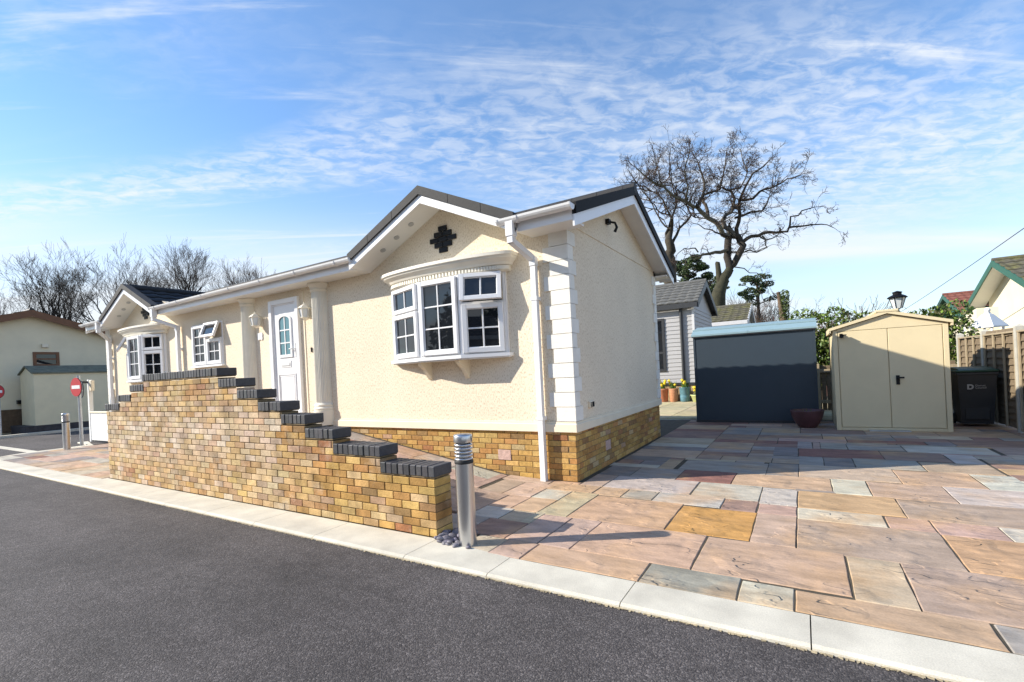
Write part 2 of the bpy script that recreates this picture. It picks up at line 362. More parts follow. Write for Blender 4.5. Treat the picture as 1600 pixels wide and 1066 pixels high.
KT = 0.0
def kerb():
    mb = MB()
    def seg(pts_out, pts_in):
        for i in range(len(pts_out)-1):
            a, b = Vector((*pts_out[i], 0)), Vector((*pts_out[i+1], 0)); c, d = Vector((*pts_in[i], 0)), Vector((*pts_in[i+1], 0))
            g = .003; t = (b-a).normalized()*g; a += t; b -= t; c += t; d -= t
            up = Vector((0, 0, KT)); lo = Vector((0, 0, GZ-.1)); ed = Vector((0, 0, KT-.012))
            ia = a+(c-a)*.06; ib = b+(d-b)*.06
            n = mb.add([a+lo, b+lo, c+lo, d+lo, a+ed, b+ed, ia+up, ib+up, c+up, d+up])
            for f in ((0, 1, 5, 4), (4, 5, 7, 6), (6, 7, 9, 8), (3, 2, 8, 9), (0, 4, 6, 8, 2), (1, 3, 9, 7, 5)): mb.face([n+k for k in f])
    xs = [9.0-.925*k for k in range(30)]; off = 2.30-(9.0-.925*7); xs = [x+off for x in xs]
    xs = sorted([x for x in xs if x > -12.0 and abs(x+.34) > .2 and abs(x+7.03) > .2]+[-.31, -7.04], reverse=True)+[-12.4]
    jo = [rnd.uniform(-.004, .004) for _ in xs]
    seg([(x, -2.572+j) for x, j in zip(xs, jo)], [(x, -2.175 if -7.05 < x < -.3 else -2.265) for x in xs])
    arc_o = [(-12.4+1.22*math.sin(-t), -1.35-1.22*math.cos(t)) for t in [i*math.pi/2/6 for i in range(7)]]
    arc_i = [(-12.4+.92*math.sin(-t), -1.35-.915*math.cos(t)) for t in [i*math.pi/2/6 for i in range(7)]]
    seg(arc_o, arc_i)
    ys = [-1.35+.92*k for k in range(2)]
    seg([(-13.62, y) for y in ys]+[(-14.9, -.30)], [(-13.32, y) for y in ys]+[(-14.8, -.10)])
    return struct(mb.build('kerb', MT['kerb']))
kerb()
def grit():
    mb = MB(); rg = random.Random(4); x = -12.3
    while x < 8.8:
        w = rg.uniform(.008, .028); a, b = rg.uniform(.004, .026), rg.uniform(.004, .026)
        if rg.random() < .85:
            q = mb.add([(x, -2.5735, GZ+.024), (x+w, -2.5735, GZ+.024), (x+w*.9, -2.573-a, GZ+.0215), (x+w*.15, -2.573-b, GZ+.0215)]); mb.face((q, q+1, q+2, q+3))
        x += w*rg.uniform(.6, 1.3)
    tag(mb.build('grit', mat('kerb_grit', (.34, .28, .18), .95, .4, 30, bump=.6, bscale=90)), 'tan grit gathered along the foot of the kerb', 'grit', kind='stuff')
grit()

def zf(x, y):
    """paving level: the ramp that climbs along the front to the door"""
    if -7.03 < x < -.8 and y > -1.99 and y < .05: return min(.62, .168*(-.8-x))
    return 0.0
PAL = dict(pe=(.475, .325, .22), ta=(.42, .31, .205), pk=(.46, .32, .25), gr=(.315, .28, .24), lg=(.45, .40, .34), cr=(.54, .485, .385), oc=(.49, .27, .085),
           dr=(.24, .125, .098), bg=(.36, .268, .202), yg=(.43, .375, .235), bl=(.235, .21, .195), wg=(.455, .435, .37), db=(.275, .18, .142), or_=(.45, .285, .165), be=(.45, .365, .265))
SL = [  # x0,x1,y0,y1,colour : read off the photograph, near part of the drive
 (-.04,.24,-2.255,-1.94,'be'),(.24,.52,-2.255,-1.94,'pk'),(.52,1.38,-2.255,-1.94,'pe'),(1.38,1.945,-2.255,-1.94,'gr'),(1.945,2.23,-2.255,-1.97,'lg'),(2.23,3.055,-2.255,-1.98,'ta'),(3.055,3.95,-2.255,-1.98,'gr'),(3.95,4.6,-2.255,-1.98,'pe'),
 (-.22,.2,-1.94,-1.53,'db'),(.2,.49,-1.94,-1.24,'pk'),(.49,.77,-1.94,-1.24,'pk'),(.77,1.64,-1.94,-1.24,'pe'),(1.64,2.51,-1.95,-1.27,'ta'),(2.51,2.8,-1.98,-1.3,'be'),(2.8,3.95,-1.98,-1.3,'bg'),(3.95,4.6,-1.98,-1.3,'ta'),
 (-.62,-.22,-1.94,-1.53,'gr'),(-.48,-.14,-1.53,-1.2,'lg'),(-.14,.13,-1.53,-1.22,'be'),
 (-.2,.11,-1.22,-.76,'pe'),(-.48,-.2,-1.2,-.76,'pe'),(-1.15,-.48,-1.53,-.76,'bg'),(.11,.42,-1.24,-.39,'yg'),(.42,1.3,-1.24,-.45,'pe'),(1.3,1.93,-1.25,-.5,'oc'),(1.93,2.23,-1.27,-.5,'pk'),(2.23,3.13,-1.3,-.55,'bg'),(3.13,4.1,-1.3,-.58,'or_'),
 (-.22,.11,-.76,-.39,'lg'),(-.6,-.22,-.76,-.2,'pk'),(-.9,-.6,-.76,-.2,'bg'),
 (1.92,2.23,-.5,-.19,'pk'),(2.23,2.84,-.55,-.21,'cr'),(2.84,3.13,-.55,-.23,'pk'),(3.13,3.52,-.58,-.24,'pk'),(3.52,4.1,-.58,-.24,'cr'),
 (-.3,.33,-.39,-.08,'pe'),(.33,.655,-.42,-.08,'pe'),(.655,.98,-.43,-.09,'gr'),(.98,1.62,-.47,-.1,'wg'),(1.62,1.92,-.5,-.12,'db'),
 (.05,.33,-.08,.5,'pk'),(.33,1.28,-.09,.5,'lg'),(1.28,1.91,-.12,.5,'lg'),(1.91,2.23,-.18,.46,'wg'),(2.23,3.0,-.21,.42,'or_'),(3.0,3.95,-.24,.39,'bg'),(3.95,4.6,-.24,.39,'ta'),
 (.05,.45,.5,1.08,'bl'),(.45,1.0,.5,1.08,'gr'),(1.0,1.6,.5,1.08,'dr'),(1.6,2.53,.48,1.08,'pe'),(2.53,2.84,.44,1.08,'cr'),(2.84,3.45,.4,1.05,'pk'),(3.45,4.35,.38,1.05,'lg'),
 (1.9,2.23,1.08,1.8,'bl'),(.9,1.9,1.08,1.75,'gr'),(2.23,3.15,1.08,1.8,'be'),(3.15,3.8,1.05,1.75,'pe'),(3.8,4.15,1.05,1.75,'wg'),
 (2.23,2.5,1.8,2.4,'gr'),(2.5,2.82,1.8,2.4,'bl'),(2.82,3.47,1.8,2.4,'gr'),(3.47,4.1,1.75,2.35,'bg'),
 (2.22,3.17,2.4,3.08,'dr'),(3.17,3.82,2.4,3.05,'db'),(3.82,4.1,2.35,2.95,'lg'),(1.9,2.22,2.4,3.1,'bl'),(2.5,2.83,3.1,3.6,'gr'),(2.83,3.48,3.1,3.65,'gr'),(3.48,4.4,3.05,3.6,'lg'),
]
def paving():
    mb = MB(); rg = random.Random(11)
    taken = set(); q = .05
    def cells(x0, x1, y0, y1): return [(i, j) for i in range(round(x0/q), round(x1/q)) for j in range(round(y0/q), round(y1/q))]
    def slab(x0, x1, y0, y1, c):
        g = .0045; e = .006; zj = rg.uniform(-.002, .002)
        a = [x0+g+rg.uniform(-.003, .003), x1-g+rg.uniform(-.003, .003), y0+g+rg.uniform(-.003, .003), y1-g+rg.uniform(-.003, .003)]
        mb.col(jitc(c, .07, rg))
        P = [(a[0], a[2]), (a[1], a[2]), (a[1], a[3]), (a[0], a[3])]
        mid = ((x0+x1)/2, (y0+y1)/2)
        zz = [zf(*( (p[0], p[1]) if -.79 > max(x0, x1)-.6 else p)) for p in P]
        # outline with slightly wobbly, dressed edges
        ol = []; il = []
        for k in range(4):
            p, r_ = Vector(P[k]), Vector(P[(k+1) % 4]); n_ = max(2, int((r_-p).length/.12)); pz, rz = zz[k], zz[(k+1) % 4]
            for i in range(n_):
                t = i/n_; w = p.lerp(r_, t); nn = Vector((-(r_-p).y, (r_-p).x)).normalized()
                w2 = w+nn*rg.uniform(-.0035, .003)
                z = pz+(rz-pz)*t+zj
                ol.append((w2.x, w2.y, z)); inn = w2+(Vector(mid)-w2).normalized()*e; il.append((inn.x, inn.y, z))
        k = len(ol); n0 = mb.add([(x, y, z-.035) for x, y, z in ol]); n1 = mb.add([(x, y, z-.005) for x, y, z in ol]); n2 = mb.add(il)
        for i in range(k):
            j = (i+1) % k; mb.face((n0+i, n0+j, n1+j, n1+i)); mb.face((n1+i, n1+j, n2+j, n2+i))
        mb.face([n2+i for i in range(k)])
    for x0, x1, y0, y1, c in SL:
        slab(x0, x1, y0, y1, PAL[c])
        taken.update(cells(x0+.02, x1-.02, y0+.02, y1-.02))
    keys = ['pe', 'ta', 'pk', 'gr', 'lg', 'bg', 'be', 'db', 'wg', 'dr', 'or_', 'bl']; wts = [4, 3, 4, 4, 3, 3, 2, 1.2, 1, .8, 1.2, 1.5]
    wts_shade = [1, 1, 3.5, 4, .8, 4, .5, 4, .4, 2.5, .5, 3.5]  # darker slab mix where the house shadow falls, deepening the shade by colour
    def inside(x, y):
        if x > 7.2: return False
        if x < -13.3 or y < -2.25: return False
        if -7.0 < x < -.32 and y < -1.93: return False
        if x < 0 and 0 < y < 6.6: return False
        if y > 6.72: return False
        if x < -1.5 and y > 0: return False
        if -.34 < x < -.02 and y < -1.93: return False     # pebble bed round the bollard
        return True
    step = .315
    for jy in range(0, 30):
        y = -2.255+jy*step
        ix = -13.3
        while ix < 7.2:
            w, h = rg.choice([(2, 1), (3, 1), (1, 1), (2, 2), (3, 2), (3, 1), (2, 1)])
            # greedy placement on a fine grid
            ok = False
            for (w_, h_) in ((w, h), (w, 1), (2, 1), (1, 1)):
                x0, x1, y0, y1 = ix, ix+w_*step, y, y+h_*step
                cl = cells(x0+.02, x1-.02, y0+.02, y1-.02)
                if x0 < -7.02 < x1: continue
                if not cl or any(c in taken for c in cl): continue
                if not all(inside(px, py) for px in (x0+.02, x1-.02) for py in (y0+.02, y1-.02)): continue
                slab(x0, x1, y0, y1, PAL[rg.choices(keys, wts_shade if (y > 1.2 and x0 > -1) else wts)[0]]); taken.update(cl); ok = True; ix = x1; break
            if not ok: ix += step/3
    # small cut pieces fill what is left
    def free(x, y, w, h):
        cl = cells(x+.02, x+w-.02, y+.02, y+h-.02)
        return cl and not x < -7.02 < x+w and not any(c in taken for c in cl) and all(inside(px, py) for px in (x+.01, x+w-.01) for py in (y+.01, y+h-.01))
    for jy in range(0, 180):
        y = -2.25+jy*.05; x = -13.3
        while x < 7.1:
            w = next((w_ for w_ in (.65, .5, .35, .2, .1) if free(x, y, w_, .1)), None)
            if w:
                h = next(h_ for h_ in (.65, .5, .35, .2, .1) if h_ == .1 or free(x, y, w, h_))
                slab(x, x+w, y, y+h, PAL[rg.choices(keys, wts)[0]]); taken.update(cells(x, x+w, y, y+h)); x += w
            else: x += .05
    o = mb.build('paving', MT['slab']); struct(o)
    mb = MB()
    def sheet(x0, x1, y0, y1, n):
        for i in range(n):
            a, b = x0+(x1-x0)*i/n, x0+(x1-x0)*(i+1)/n
            f = lambda x: (min(.62, .168*max(0, -.8-x)) if x0 > -7.06 and x1 < -.7 and y0 > -2 else 0)-.0055
            mb.quad((a, y0, f(a)), (b, y0, f(b)), (b, y1, f(b)), (a, y1, f(a)))
    sheet(-.8, 7.2, -2.262, 6.74, 1); sheet(-7.04, -.8, -1.935, .06, 24); sheet(-13.3, -7.04, -2.262, .06, 1); sheet(-7.04, -.8, -2.262, -1.935, 1)
    mb.quad((-7.04, -1.935, -.05), (-7.04, .06, -.05), (-7.04, .06, .62), (-7.04, -1.935, .62))
    struct(mb.build('mortar_bed', MT['bed']))
    # rear patio beyond the house, in the sun
    mb = MB(); x = -6.
    while x < 2.6:
        y = 6.78; w = rg.choice([.6, .9])
        while y < 12.3:
            h = rg.choice([.6, .9]); mb.col(jitc((.47, .40, .24), .12, rg)); mb.cbox(x+.006, x+w-.006, y+.006, min(y+h, 12.35)-.006, -.05, .012+rg.uniform(-.002, .002), .005); y += h
        x += w
    o = mb.build('rear_patio', MT['patio']); struct(o)
    o = MB().box(2.62, 5.1, 6.76, 8.6, -.06, -.004).build('gravel_strip', MT['gravelmat']); struct(o)
paving()

# ------------------------------------------------------------------ brickwork
BPAL = [((.44, .27, .09), 6), ((.50, .325, .12), 3), ((.36, .205, .07), 4), ((.41, .22, .08), 2.2), ((.27, .165, .075), 2), ((.47, .34, .18), 1.3), ((.31, .145, .068), .9), ((.42, .27, .17), .6)]
def bcol(rg): return jitc(rg.choices([b[0] for b in BPAL], [b[1] for b in BPAL])[0], .12, rg)
CH = .0695; BL = .2025
def brick_run(mb, fr, x0, x1, c, rg, depth, e=.004, tone=None, jit=.0018, zoff=0.):
    """one course between x0 and x1 in frame fr(a, out, up)"""
    z0, z1 = zoff+c*CH+.0032, zoff+(c+1)*CH-.0032
    off = (c % 2)*BL/2
    k = math.floor((x0-off)/BL)-1
    while True:
        a, b = off+k*BL, off+(k+1)*BL; k += 1
        if b <= x0+.02: continue
        if a >= x1-.02: break
        a, b = max(a, x0), min(b, x1)
        if b-a < .03: continue
        j = rg.uniform(-jit, jit)
        bc = bcol(rg); mb.col(tone(bc, (a+b)/2, z0) if tone else bc); mb.cbox(a+.0035, b-.0035, -depth+.003, j, z0+rg.uniform(-.001, .001), z1+rg.uniform(-.001, .001), e, fr)
STEP = [(-.32, .50), (-.95, .64), (-1.59, .78), (-2.015, .92), (-2.41, 1.055), (-2.83, 1.195), (-3.24, 1.335), (-3.64, 1.474)]   # right end, underside of coping
LSTEP = [(-5.65, 1.474), (-6.09, 1.335), (-6.50, 1.195), (-7.00, 1.065)]
def garden_wall():
    t = thing('stepped_wall', 'stepped yellow brick garden wall with blue-black coping beside the kerb', 'wall', (-3.6, -2.05, 0))
    rg = random.Random(3)
    fr = lambda a, c, b: (a, -2.165-c, b)
    mb = MB(); core = MB()
    def tone(c, x, z):
        # lime bloom: the older, longer part of the wall is bleached paler, most of all in its middle courses
        k = 0.
        if x < -2.45: k = .34+.50*max(0, 1-abs(z-.72)/.55)
        elif x < -1.9 and z < .75: k = .22
        if z < .2 and rg.random() < .3: k += .3
        if z > 1.25 and x < -2: k *= .5
        k *= rg.uniform(.35, 1.15); p = rg.choice([(.60, .48, .36), (.58, .45, .36), (.64, .55, .45), (.53, .43, .29)])
        return tuple(a+(b-a)*min(k, .85) for a, b in zip(c, p))
    nc = int(1.474/CH+.5)
    for c in range(nc+1):
        zt = (c+1)*CH
        xr = max([x for x, z in STEP if z >= zt-.02], default=None)
        xl = min([x for x, z in LSTEP if z >= zt-.02], default=None)
        if xr is None or xl is None: continue
        brick_run(mb, fr, xl, xr, c, rg, .215, jit=.0025, tone=tone)
        core.box(xl+.008, xr-.008, -2.165+.008, -1.958, c*CH-.004, (c+1)*CH-.001 if zt < 1.40 else (c+1)*CH-.006)
    core.box(-6.99, -.33, -2.157, -1.958, -.2, .002)
    mb.build('brickwork', MT['wallbrick'], t); core.build('mortar', MT['mortar'], t)
    cp = MB()
    segs = []
    tops = STEP; n = len(tops)
    for i in range(n):
        segs.append((tops[i+1][0] if i+1 < n else LSTEP[0][0], tops[i][0], tops[i][1]))
    for i in range(1, 4): segs.append((LSTEP[i][0], LSTEP[i-1][0], LSTEP[i][1]))
    for i, (xl, xr, zb) in enumerate(segs):
        xr2 = xr+.012 if i < n else xr-.004; xl2 = (xl+.003) if i < n-1 else xl-.012
        k = max(2, round((xr2-xl2)/.0705)); w = (xr2-xl2)/k
        for j in range(k):
            cp.col(jitc(rg.choice([(.052, .053, .060), (.042, .042, .047), (.065, .064, .07)]), .18, rg))
            cp.cbox(xl2+j*w+.003, xl2+(j+1)*w-.003, -2.175+rg.uniform(-.004, .004), -1.945, zb+.004+rg.uniform(-.001, .002), zb+.098+rg.uniform(-.003, .002), rg.uniform(.003, .007))
        cb = MB()
        core2 = core
    cp.build('coping', MT['blue_brick'], t)
    cm = MB()
    for i, (xl, xr, zb) in enumerate(segs): cm.box(xl+.004, xr-.002, -2.166, -1.953, zb-.006, zb+.088)
    cm.build('coping_mortar', MT['mortar'], t)
garden_wall()

# ------------------------------------------------------------------ the park home
HX0, HX1, HY0, HY1 = -13.45, 0., 0., 3.9
ZS, ZE = .60, 3.0          # top of brick skirt, soffit level
RY, RZ = 1.95, 4.0         # ridge
EYF, EYB, EZ = -.34, 4.33, 3.13
home = thing('park_home', 'long cream rendered park home with charcoal roof, bay windows and white door', 'house', (-6.7, 1.95, 0))
H = home
def tile_slope(mb, p0, u, v, L_, rows, n, step=.028, amp=.012, period=.30, clip=None, seg=.075):
    """courses of lapped, waved tiles: p0 eave corner, u along the eave, v full vector up the slope"""
    p0, u, v, n = Vector(p0), Vector(u).normalized(), Vector(v), Vector(n).normalized()
    ns = max(2, int(L_/seg))
    for r in range(rows):
        for i in range(ns):
            a0, a1 = L_*i/ns, L_*(i+1)/ns
            if clip and not clip((a0+a1)/2, (r+.5)/rows): continue
            def pt(a, t, lift): return p0+u*a+v*t+n*(lift+amp*math.sin(2*math.pi*a/period))
            t0, t1 = r/rows, (r+1)/rows
            q = mb.add([pt(a0, t0, step), pt(a1, t0, step), pt(a1, t1+.02/rows, .004), pt(a0, t1+.02/rows, .004), pt(a0, t0, -.006), pt(a1, t0, -.006)])
            mb.face((q, q+1, q+2, q+3), True); mb.face((q+4, q+5, q+1, q))
DORM = [-1.88, -11.1]; DW = 1.43; DZ0, DZ1 = 3.07, 3.73; DY = -.42
def gz(y): return RZ-.10-abs(y-RY)*(RZ-EZ)/(RY-EYF)      # underside line of the main roof
def build_home():
    # walls: one shell with gables, plus dormer gables on the front
    mb = MB()
    mb.box(HX0, HX1, HY0, HY0+.12, ZS, ZE+.2)
    mb.box(HX0, HX1, HY1-.12, HY1, ZS, ZE+.2)
    for dx in DORM:
        mb.prism([(dx-DW, ZE+.2), (dx+DW, ZE+.2), (dx, DZ1-.04)], lambda a, b, c: (a, c, b), HY0, HY0+.12)
    mb.build('wall', MT['stucco'], H)
    mb = MB()
    for x0, x1 in ((HX0, HX0+.12), (HX1-.12, HX1+.001)):
        mb = MB(); mb.prism([(HY0+.0015, ZS), (HY1-.0015, ZS), (HY1-.0015, gz(HY1)), (RY, gz(RY)), (HY0+.0015, gz(HY0))], lambda a, b, c: (c, a, b), x0, x1)
        mb.build('gable_wall', MT['stucco'], H)
    mb = MB(); mb.box(.0015, .012, .03, HY1-.03, 3.085, 3.105); mb.build('gable_joint', MT['stucco'], H)
    # trim band
    mb = MB(); mb.cbox(HX0-.03, .034, -.034, HY1+.03, ZS-.008, ZS+.095, .006); mb.box(HX0-.018, .02, -.019, HY1+.02, ZS+.095, ZS+.118)
    mb.build('base_trim', MT['trim'], H)
    # brick skirt
    rg = random.Random(5); mb = MB(); f1 = lambda a, c, b: (a, .004-c, b); f2 = lambda a, c, b: (-.006+c, a, b)
    for c in range(9):
        zt = (c+1)*CH
        if zt > ZS+.03: continue
        brick_run(mb, f1, HX0+.01, -.108 if c % 2 else -.003, c, rg, .095)
        brick_run(mb, f2, .006 if c % 2 else .102, HY1-.01, c, rg, .095)
    # two pale air bricks
    mb.col((.52, .36, .31)); mb.cbox(-1.115, -.92, -.004, .05, 3*CH+.004, 5*CH-.004, .003); mb.cbox(-.05, -.001, .98, 1.17, 3*CH+.004, 5*CH-.004, .003)
    mb.build('brick_skirt', MT['brick'], H)
    mb = MB(); mb.box(HX0+.02, -.012, .012, HY1-.02, -.1, ZS-.009); mb.build('skirt_mortar', MT['mortar'], H)
    # soffits and fascias
    mb = MB()
    for a, b in ((HX0-.24, DORM[1]-DW-.0), (DORM[1]+DW, DORM[0]-DW), (DORM[0]+DW, .235)): mb.box(a, b, EYF, -.001, ZE-.012, ZE+.012)
    mb.box(HX0-.24, .235, HY1+.001, EYB, ZE-.012, ZE+.012)
    mb.build('soffit', MT['soffit'], H)
    mb = MB()
    for a, b in ((HX0-.25, DORM[1]-DW), (DORM[1]+DW, DORM[0]-DW), (DORM[0]+DW, .245)): mb.box(a, b, EYF-.018, EYF, ZE-.018, ZE+.155)
    mb.box(HX0-.25, .245, EYB, EYB+.018, ZE-.018, ZE+.155)
    mb.build('fascia', MT['upvc'], H)
    # gable end overhang: sloping soffit + bargeboard + verge
    for xs, xw in ((.27, .0), (HX0-.27, HX0)):
        sgn = 1 if xs > xw else -1
        sf = MB(); bb = MB(); vg = MB()
        for ye, yy in ((EYF-.012, 1), (EYB+.012, -1)):
            ez = gz(ye)
            def slab(m_, x0, x1, zl0, zl1, ya=ye, yb=RY):
                za, zb = gz(ya), gz(yb)
                n = m_.add([(x0, ya, za+zl0), (x1, ya, za+zl0), (x1, yb, zb+zl0), (x0, yb, zb+zl0), (x0, ya, za+zl1), (x1, ya, za+zl1), (x1, yb, zb+zl1), (x0, yb, zb+zl1)])
                for f in ((0, 1, 2, 3), (4, 5, 6, 7), (0, 1, 5, 4), (3, 2, 6, 7), (0, 3, 7, 4), (1, 2, 6, 5)): m_.face([n+k for k in f])
            slab(sf, xw+sgn*.002, xs-sgn*.022, -.045, -.02)
            slab(bb, xs-sgn*.022, xs, -.115, .015)
            slab(vg, xs-sgn*.13, xs+sgn*.025, .015, .145)
        sf.build('gable_soffit', MT['soffit'], H); bb.build('bargeboard', MT['upvc'], H); vg.build('verge', MT['gverge'], H)
    # main roof
    mb = MB()
    nf = Vector((0, -(RZ-EZ), (RY-EYF))); nb = Vector((0, (RZ-EZ), (EYB-RY)))
    XL, XR = HX0-.14, .14
    def cut(a, t):
        x = XL+a; y = EYF+t*(RY-EYF); z = EZ+t*(RZ-EZ)
        for dx in DORM:
            if abs(x-dx) < DW and z < DZ0+.04+(DZ1-DZ0)*(1-abs(x-dx)/DW)-.02: return False
        return True
    tile_slope(mb, (XL, EYF-.05, EZ-.02), (1, 0, 0), (0, RY-EYF+.05, RZ-EZ+.02), XR-XL, 7, nf, clip=cut)
    tile_slope(mb, (XL, EYB+.05, EZ-.02), (1, 0, 0), (0, RY-EYB-.05, RZ-EZ+.02), XR-XL, 7, nb)
    rf = mb.build('roof', MT['rooftile'], H)
    mb = MB(); k = 0
    x = XL-.14
    while x < XR+.13:
        mb.tube([(x+.003, RY, RZ+.015), (min(x+.42, XR+.16)-.003, RY, RZ+.015)], .085, 10); x += .42
    mb.build('ridge_tile', MT['verge'], rf)
    # dormers
    for dx in DORM:
        s = (DZ1-DZ0)/DW
        rf = MB(); sf = MB(); bb = MB(); vg = MB()
        yback = RY-.2
        for sg in (-1, 1):
            xe = dx+sg*(DW+.0); n = Vector((sg*(DZ1-DZ0), 0, DW))
            def cut2(a, t, xe=xe, sg=sg):
                y = DY+.1+a; x = xe-sg*DW*t; z = DZ0+.03+(DZ1-DZ0)*t
                return z > EZ+(y-EYF)*(RZ-EZ)/(RY-EYF)-.03
            p0 = (xe, DY+.1, DZ0+.03)
            tile_slope(rf, p0, (0, 1, 0), (-sg*DW, 0, DZ1-DZ0), yback-DY, 5, n, clip=cut2, seg=.06)
            def slab(m_, y0, y1, l0, l1, xa=xe, xb=dx):
                za, zb = DZ0, DZ1
                q = m_.add([(xa, y0, za+l0), (xa, y1, za+l0), (xb, y1, zb+l0), (xb, y0, zb+l0), (xa, y0, za+l1), (xa, y1, za+l1), (xb, y1, zb+l1), (xb, y0, zb+l1)])
                for f in ((0, 1, 2, 3), (4, 5, 6, 7), (0, 1, 5, 4), (3, 2, 6, 7), (0, 3, 7, 4), (1, 2, 6, 5)): m_.face([q+k for k in f])
            slab(sf, DY+.02, -.001, -.075, -.045); slab(bb, DY-.002, DY+.02, -.10, .008)
            # verge caps in three lengths per side
            for a, b in ((0, .31), (.315, .655), (.66, 1.0)):
                xa, xb = xe-sg*DW*a, xe-sg*DW*b
                za, zb = DZ0+(DZ1-DZ0)*a, DZ0+(DZ1-DZ0)*b
                q = vg.add([(xa, DY-.03, za+.009), (xa, DY+.13, za+.009), (xb, DY+.13, zb+.009), (xb, DY-.03, zb+.009), (xa, DY-.03, za+.125), (xa, DY+.13, za+.125), (xb, DY+.13, zb+.125), (xb, DY-.03, zb+.125)])
                for f in ((0, 1, 2, 3), (4, 5, 6, 7), (0, 1, 5, 4), (3, 2, 6, 7), (0, 3, 7, 4), (1, 2, 6, 5)): vg.face([q+k for k in f])
        y = DY+.1
        dr = rf.build('dormer_roof', MT['rooftile'], H)
        rr = MB()
        while y < 1.3: rr.tube([(dx, y, DZ1+.06), (dx, min(y+.38, 1.35), DZ1+.06)], .075, 10); y += .385
        rr.build('ridge_tile', MT['verge'], dr)
        d = sf.build('dormer_soffit', MT['soffit'], H); bb.build('dormer_bargeboard', MT['upvc'], H); vg.build('dormer_verge', MT['verge'], H)
        # spotlights under the left slope
        for t in (.34, .54, .74):
            x, z = dx-DW+DW*t, DZ0+(DZ1-DZ0)*t-.079
            nrm = Vector((s, 0, -1)).normalized()
            mb = MB(); c = Vector((x, -.2, z)); mb.tube([c-nrm*.02, c+nrm*.008], .042, 14); mb.build('spotlight', MT['galv'], d)
        # black diamond of tiles
        mb = MB(); cx_, cz_ = dx+.03, 3.235
        for r, k in ((2, 1), (1, 2), (0, 3), (-1, 2), (-2, 1)):
            for i in range(k):
                a = cx_+(i-(k-1)/2)*.158; b = cz_+r*.075
                mb.cbox(a-.075, a+.075, -.022, .0, b-.0335, b+.0335, .004)
        mb.build('tile_diamond', MT['black'], H)
    # gutters
    mb = MB()
    def gut(x0, x1):
        prof = [(math.cos(t), math.sin(t)) for t in [math.pi+i*math.pi/8 for i in range(9)]]
        rO = .062; yc, zc = EYF-.085, 3.135
        po = [(rO*a, rO*b) for a, b in prof]; pi_ = [(rO*.88*a, rO*.88*b+.002) for a, b in prof][::-1]
        poly = po+pi_
        mb.prism(poly, lambda a, b, c: (c, yc+a, zc+b), x0, x1)
        x = x0+.25
        while x < x1-.1:     # union brackets
            ex = [(a*1.12, b*1.12-.002) for a, b in po]+[(a*1.015, b*1.015) for a, b in po][::-1]
            mb.prism(ex, lambda a, b, c: (c, yc+a, zc+b), x-.022, x+.022); x += .98
        for xe in (x0, x1):   # stop ends
            mb.prism([(a*1.1, b*1.1) for a, b in po], lambda a, b, c: (c, yc+a, zc+b), xe-.012, xe+.012)
    gut(-.66, .27); gut(-9.72, -3.26); gut(HX0-.27, -12.5)
    mb.build('gutter', MT['gutter'], H)
    def pipe(xg, xw, zb):
        mb = MB(); y0 = EYF-.085; w = .034; yw = -.072
        def sq(pts):
            for (a, b) in zip(pts[:-1], pts[1:]):
                a, b = Vector(a), Vector(b); t = (b-a).normalized(); s1 = Vector((0, 1, 0)).cross(t) if abs(t.z) > .7 else Vector((1, 0, 0)); s1 = (s1-t*s1.dot(t)).normalized(); s2 = t.cross(s1)
                n = mb.add([p+s1*(w*i)+s2*(w*j) for p in (a, b) for i, j in ((-1, -1), (1, -1), (1, 1), (-1, 1))])
                for f in ((3, 2, 1, 0), (4, 5, 6, 7), (0, 1, 5, 4), (1, 2, 6, 5), (2, 3, 7, 6), (3, 0, 4, 7)): mb.face([n+k for k in f])
        mb.cbox(xg-.05, xg+.05, y0-.05, y0+.05, 2.92, 3.09, .004)
        sq([(xg, y0, 2.94), (xg, y0, 2.84)]); sq([(xg, y0, 2.87), (xw, yw, 2.70)]); sq([(xw, yw, 2.735), (xw, yw, zb)])
        mb.cbox(xw-.042, xw+.042, yw-.042, yw+.042, 2.62, 2.72, .004); mb.cbox(xg-.04, xg+.04, y0-.04, y0+.04, 2.84, 2.93, .004)
        for z in (2.2, .74):
            if z > zb+.1: mb.cbox(xw-.045, xw+.045, yw-.04, -.0, z, z+.045, .003)
        mb.build('downpipe', MT['upvc'], H)
    pipe(-.50, -.415, -.0); pipe(-9.62, -9.40, .62); pipe(-12.66, -13.10, .0)
    # quoins
    hq = (ZE-.72)/13
    def qblock(dx, dy, x, y, sx, sy, z0, z1):
        mb = MB(); e = .006; t = .024
        # L shaped block wrapping the corner
        poly = [(x+sx*t, y-sy*t), (x-sx*dx, y-sy*t), (x-sx*dx, y+sy*.0), (x, y), (x, y+sy*dy), (x+sx*t, y+sy*dy)]
        n = len(poly)
        mb.prism(poly, lambda a, b, c: (a, b, c), z0+.003, z1-.003)
        return mb.build('quoin', MT['quoin'], H)
    for k in range(13):
        z0 = .722+k*hq; z1 = z0+hq
        big = k % 2 == 1
        qblock(.31 if big else .225, .20 if not big else .125, 0, 0, 1, 1, z0, z1 if k < 12 else z1-.01)
        qblock(.31 if big else .225, .20 if not big else .125, 0, HY1, 1, -1, z0, z1 if k < 12 else z1-.01)
        qblock(.31 if big else .225, .20 if not big else .125, HX0, 0, -1, 1, z0, z1 if k < 12 else z1-.01)
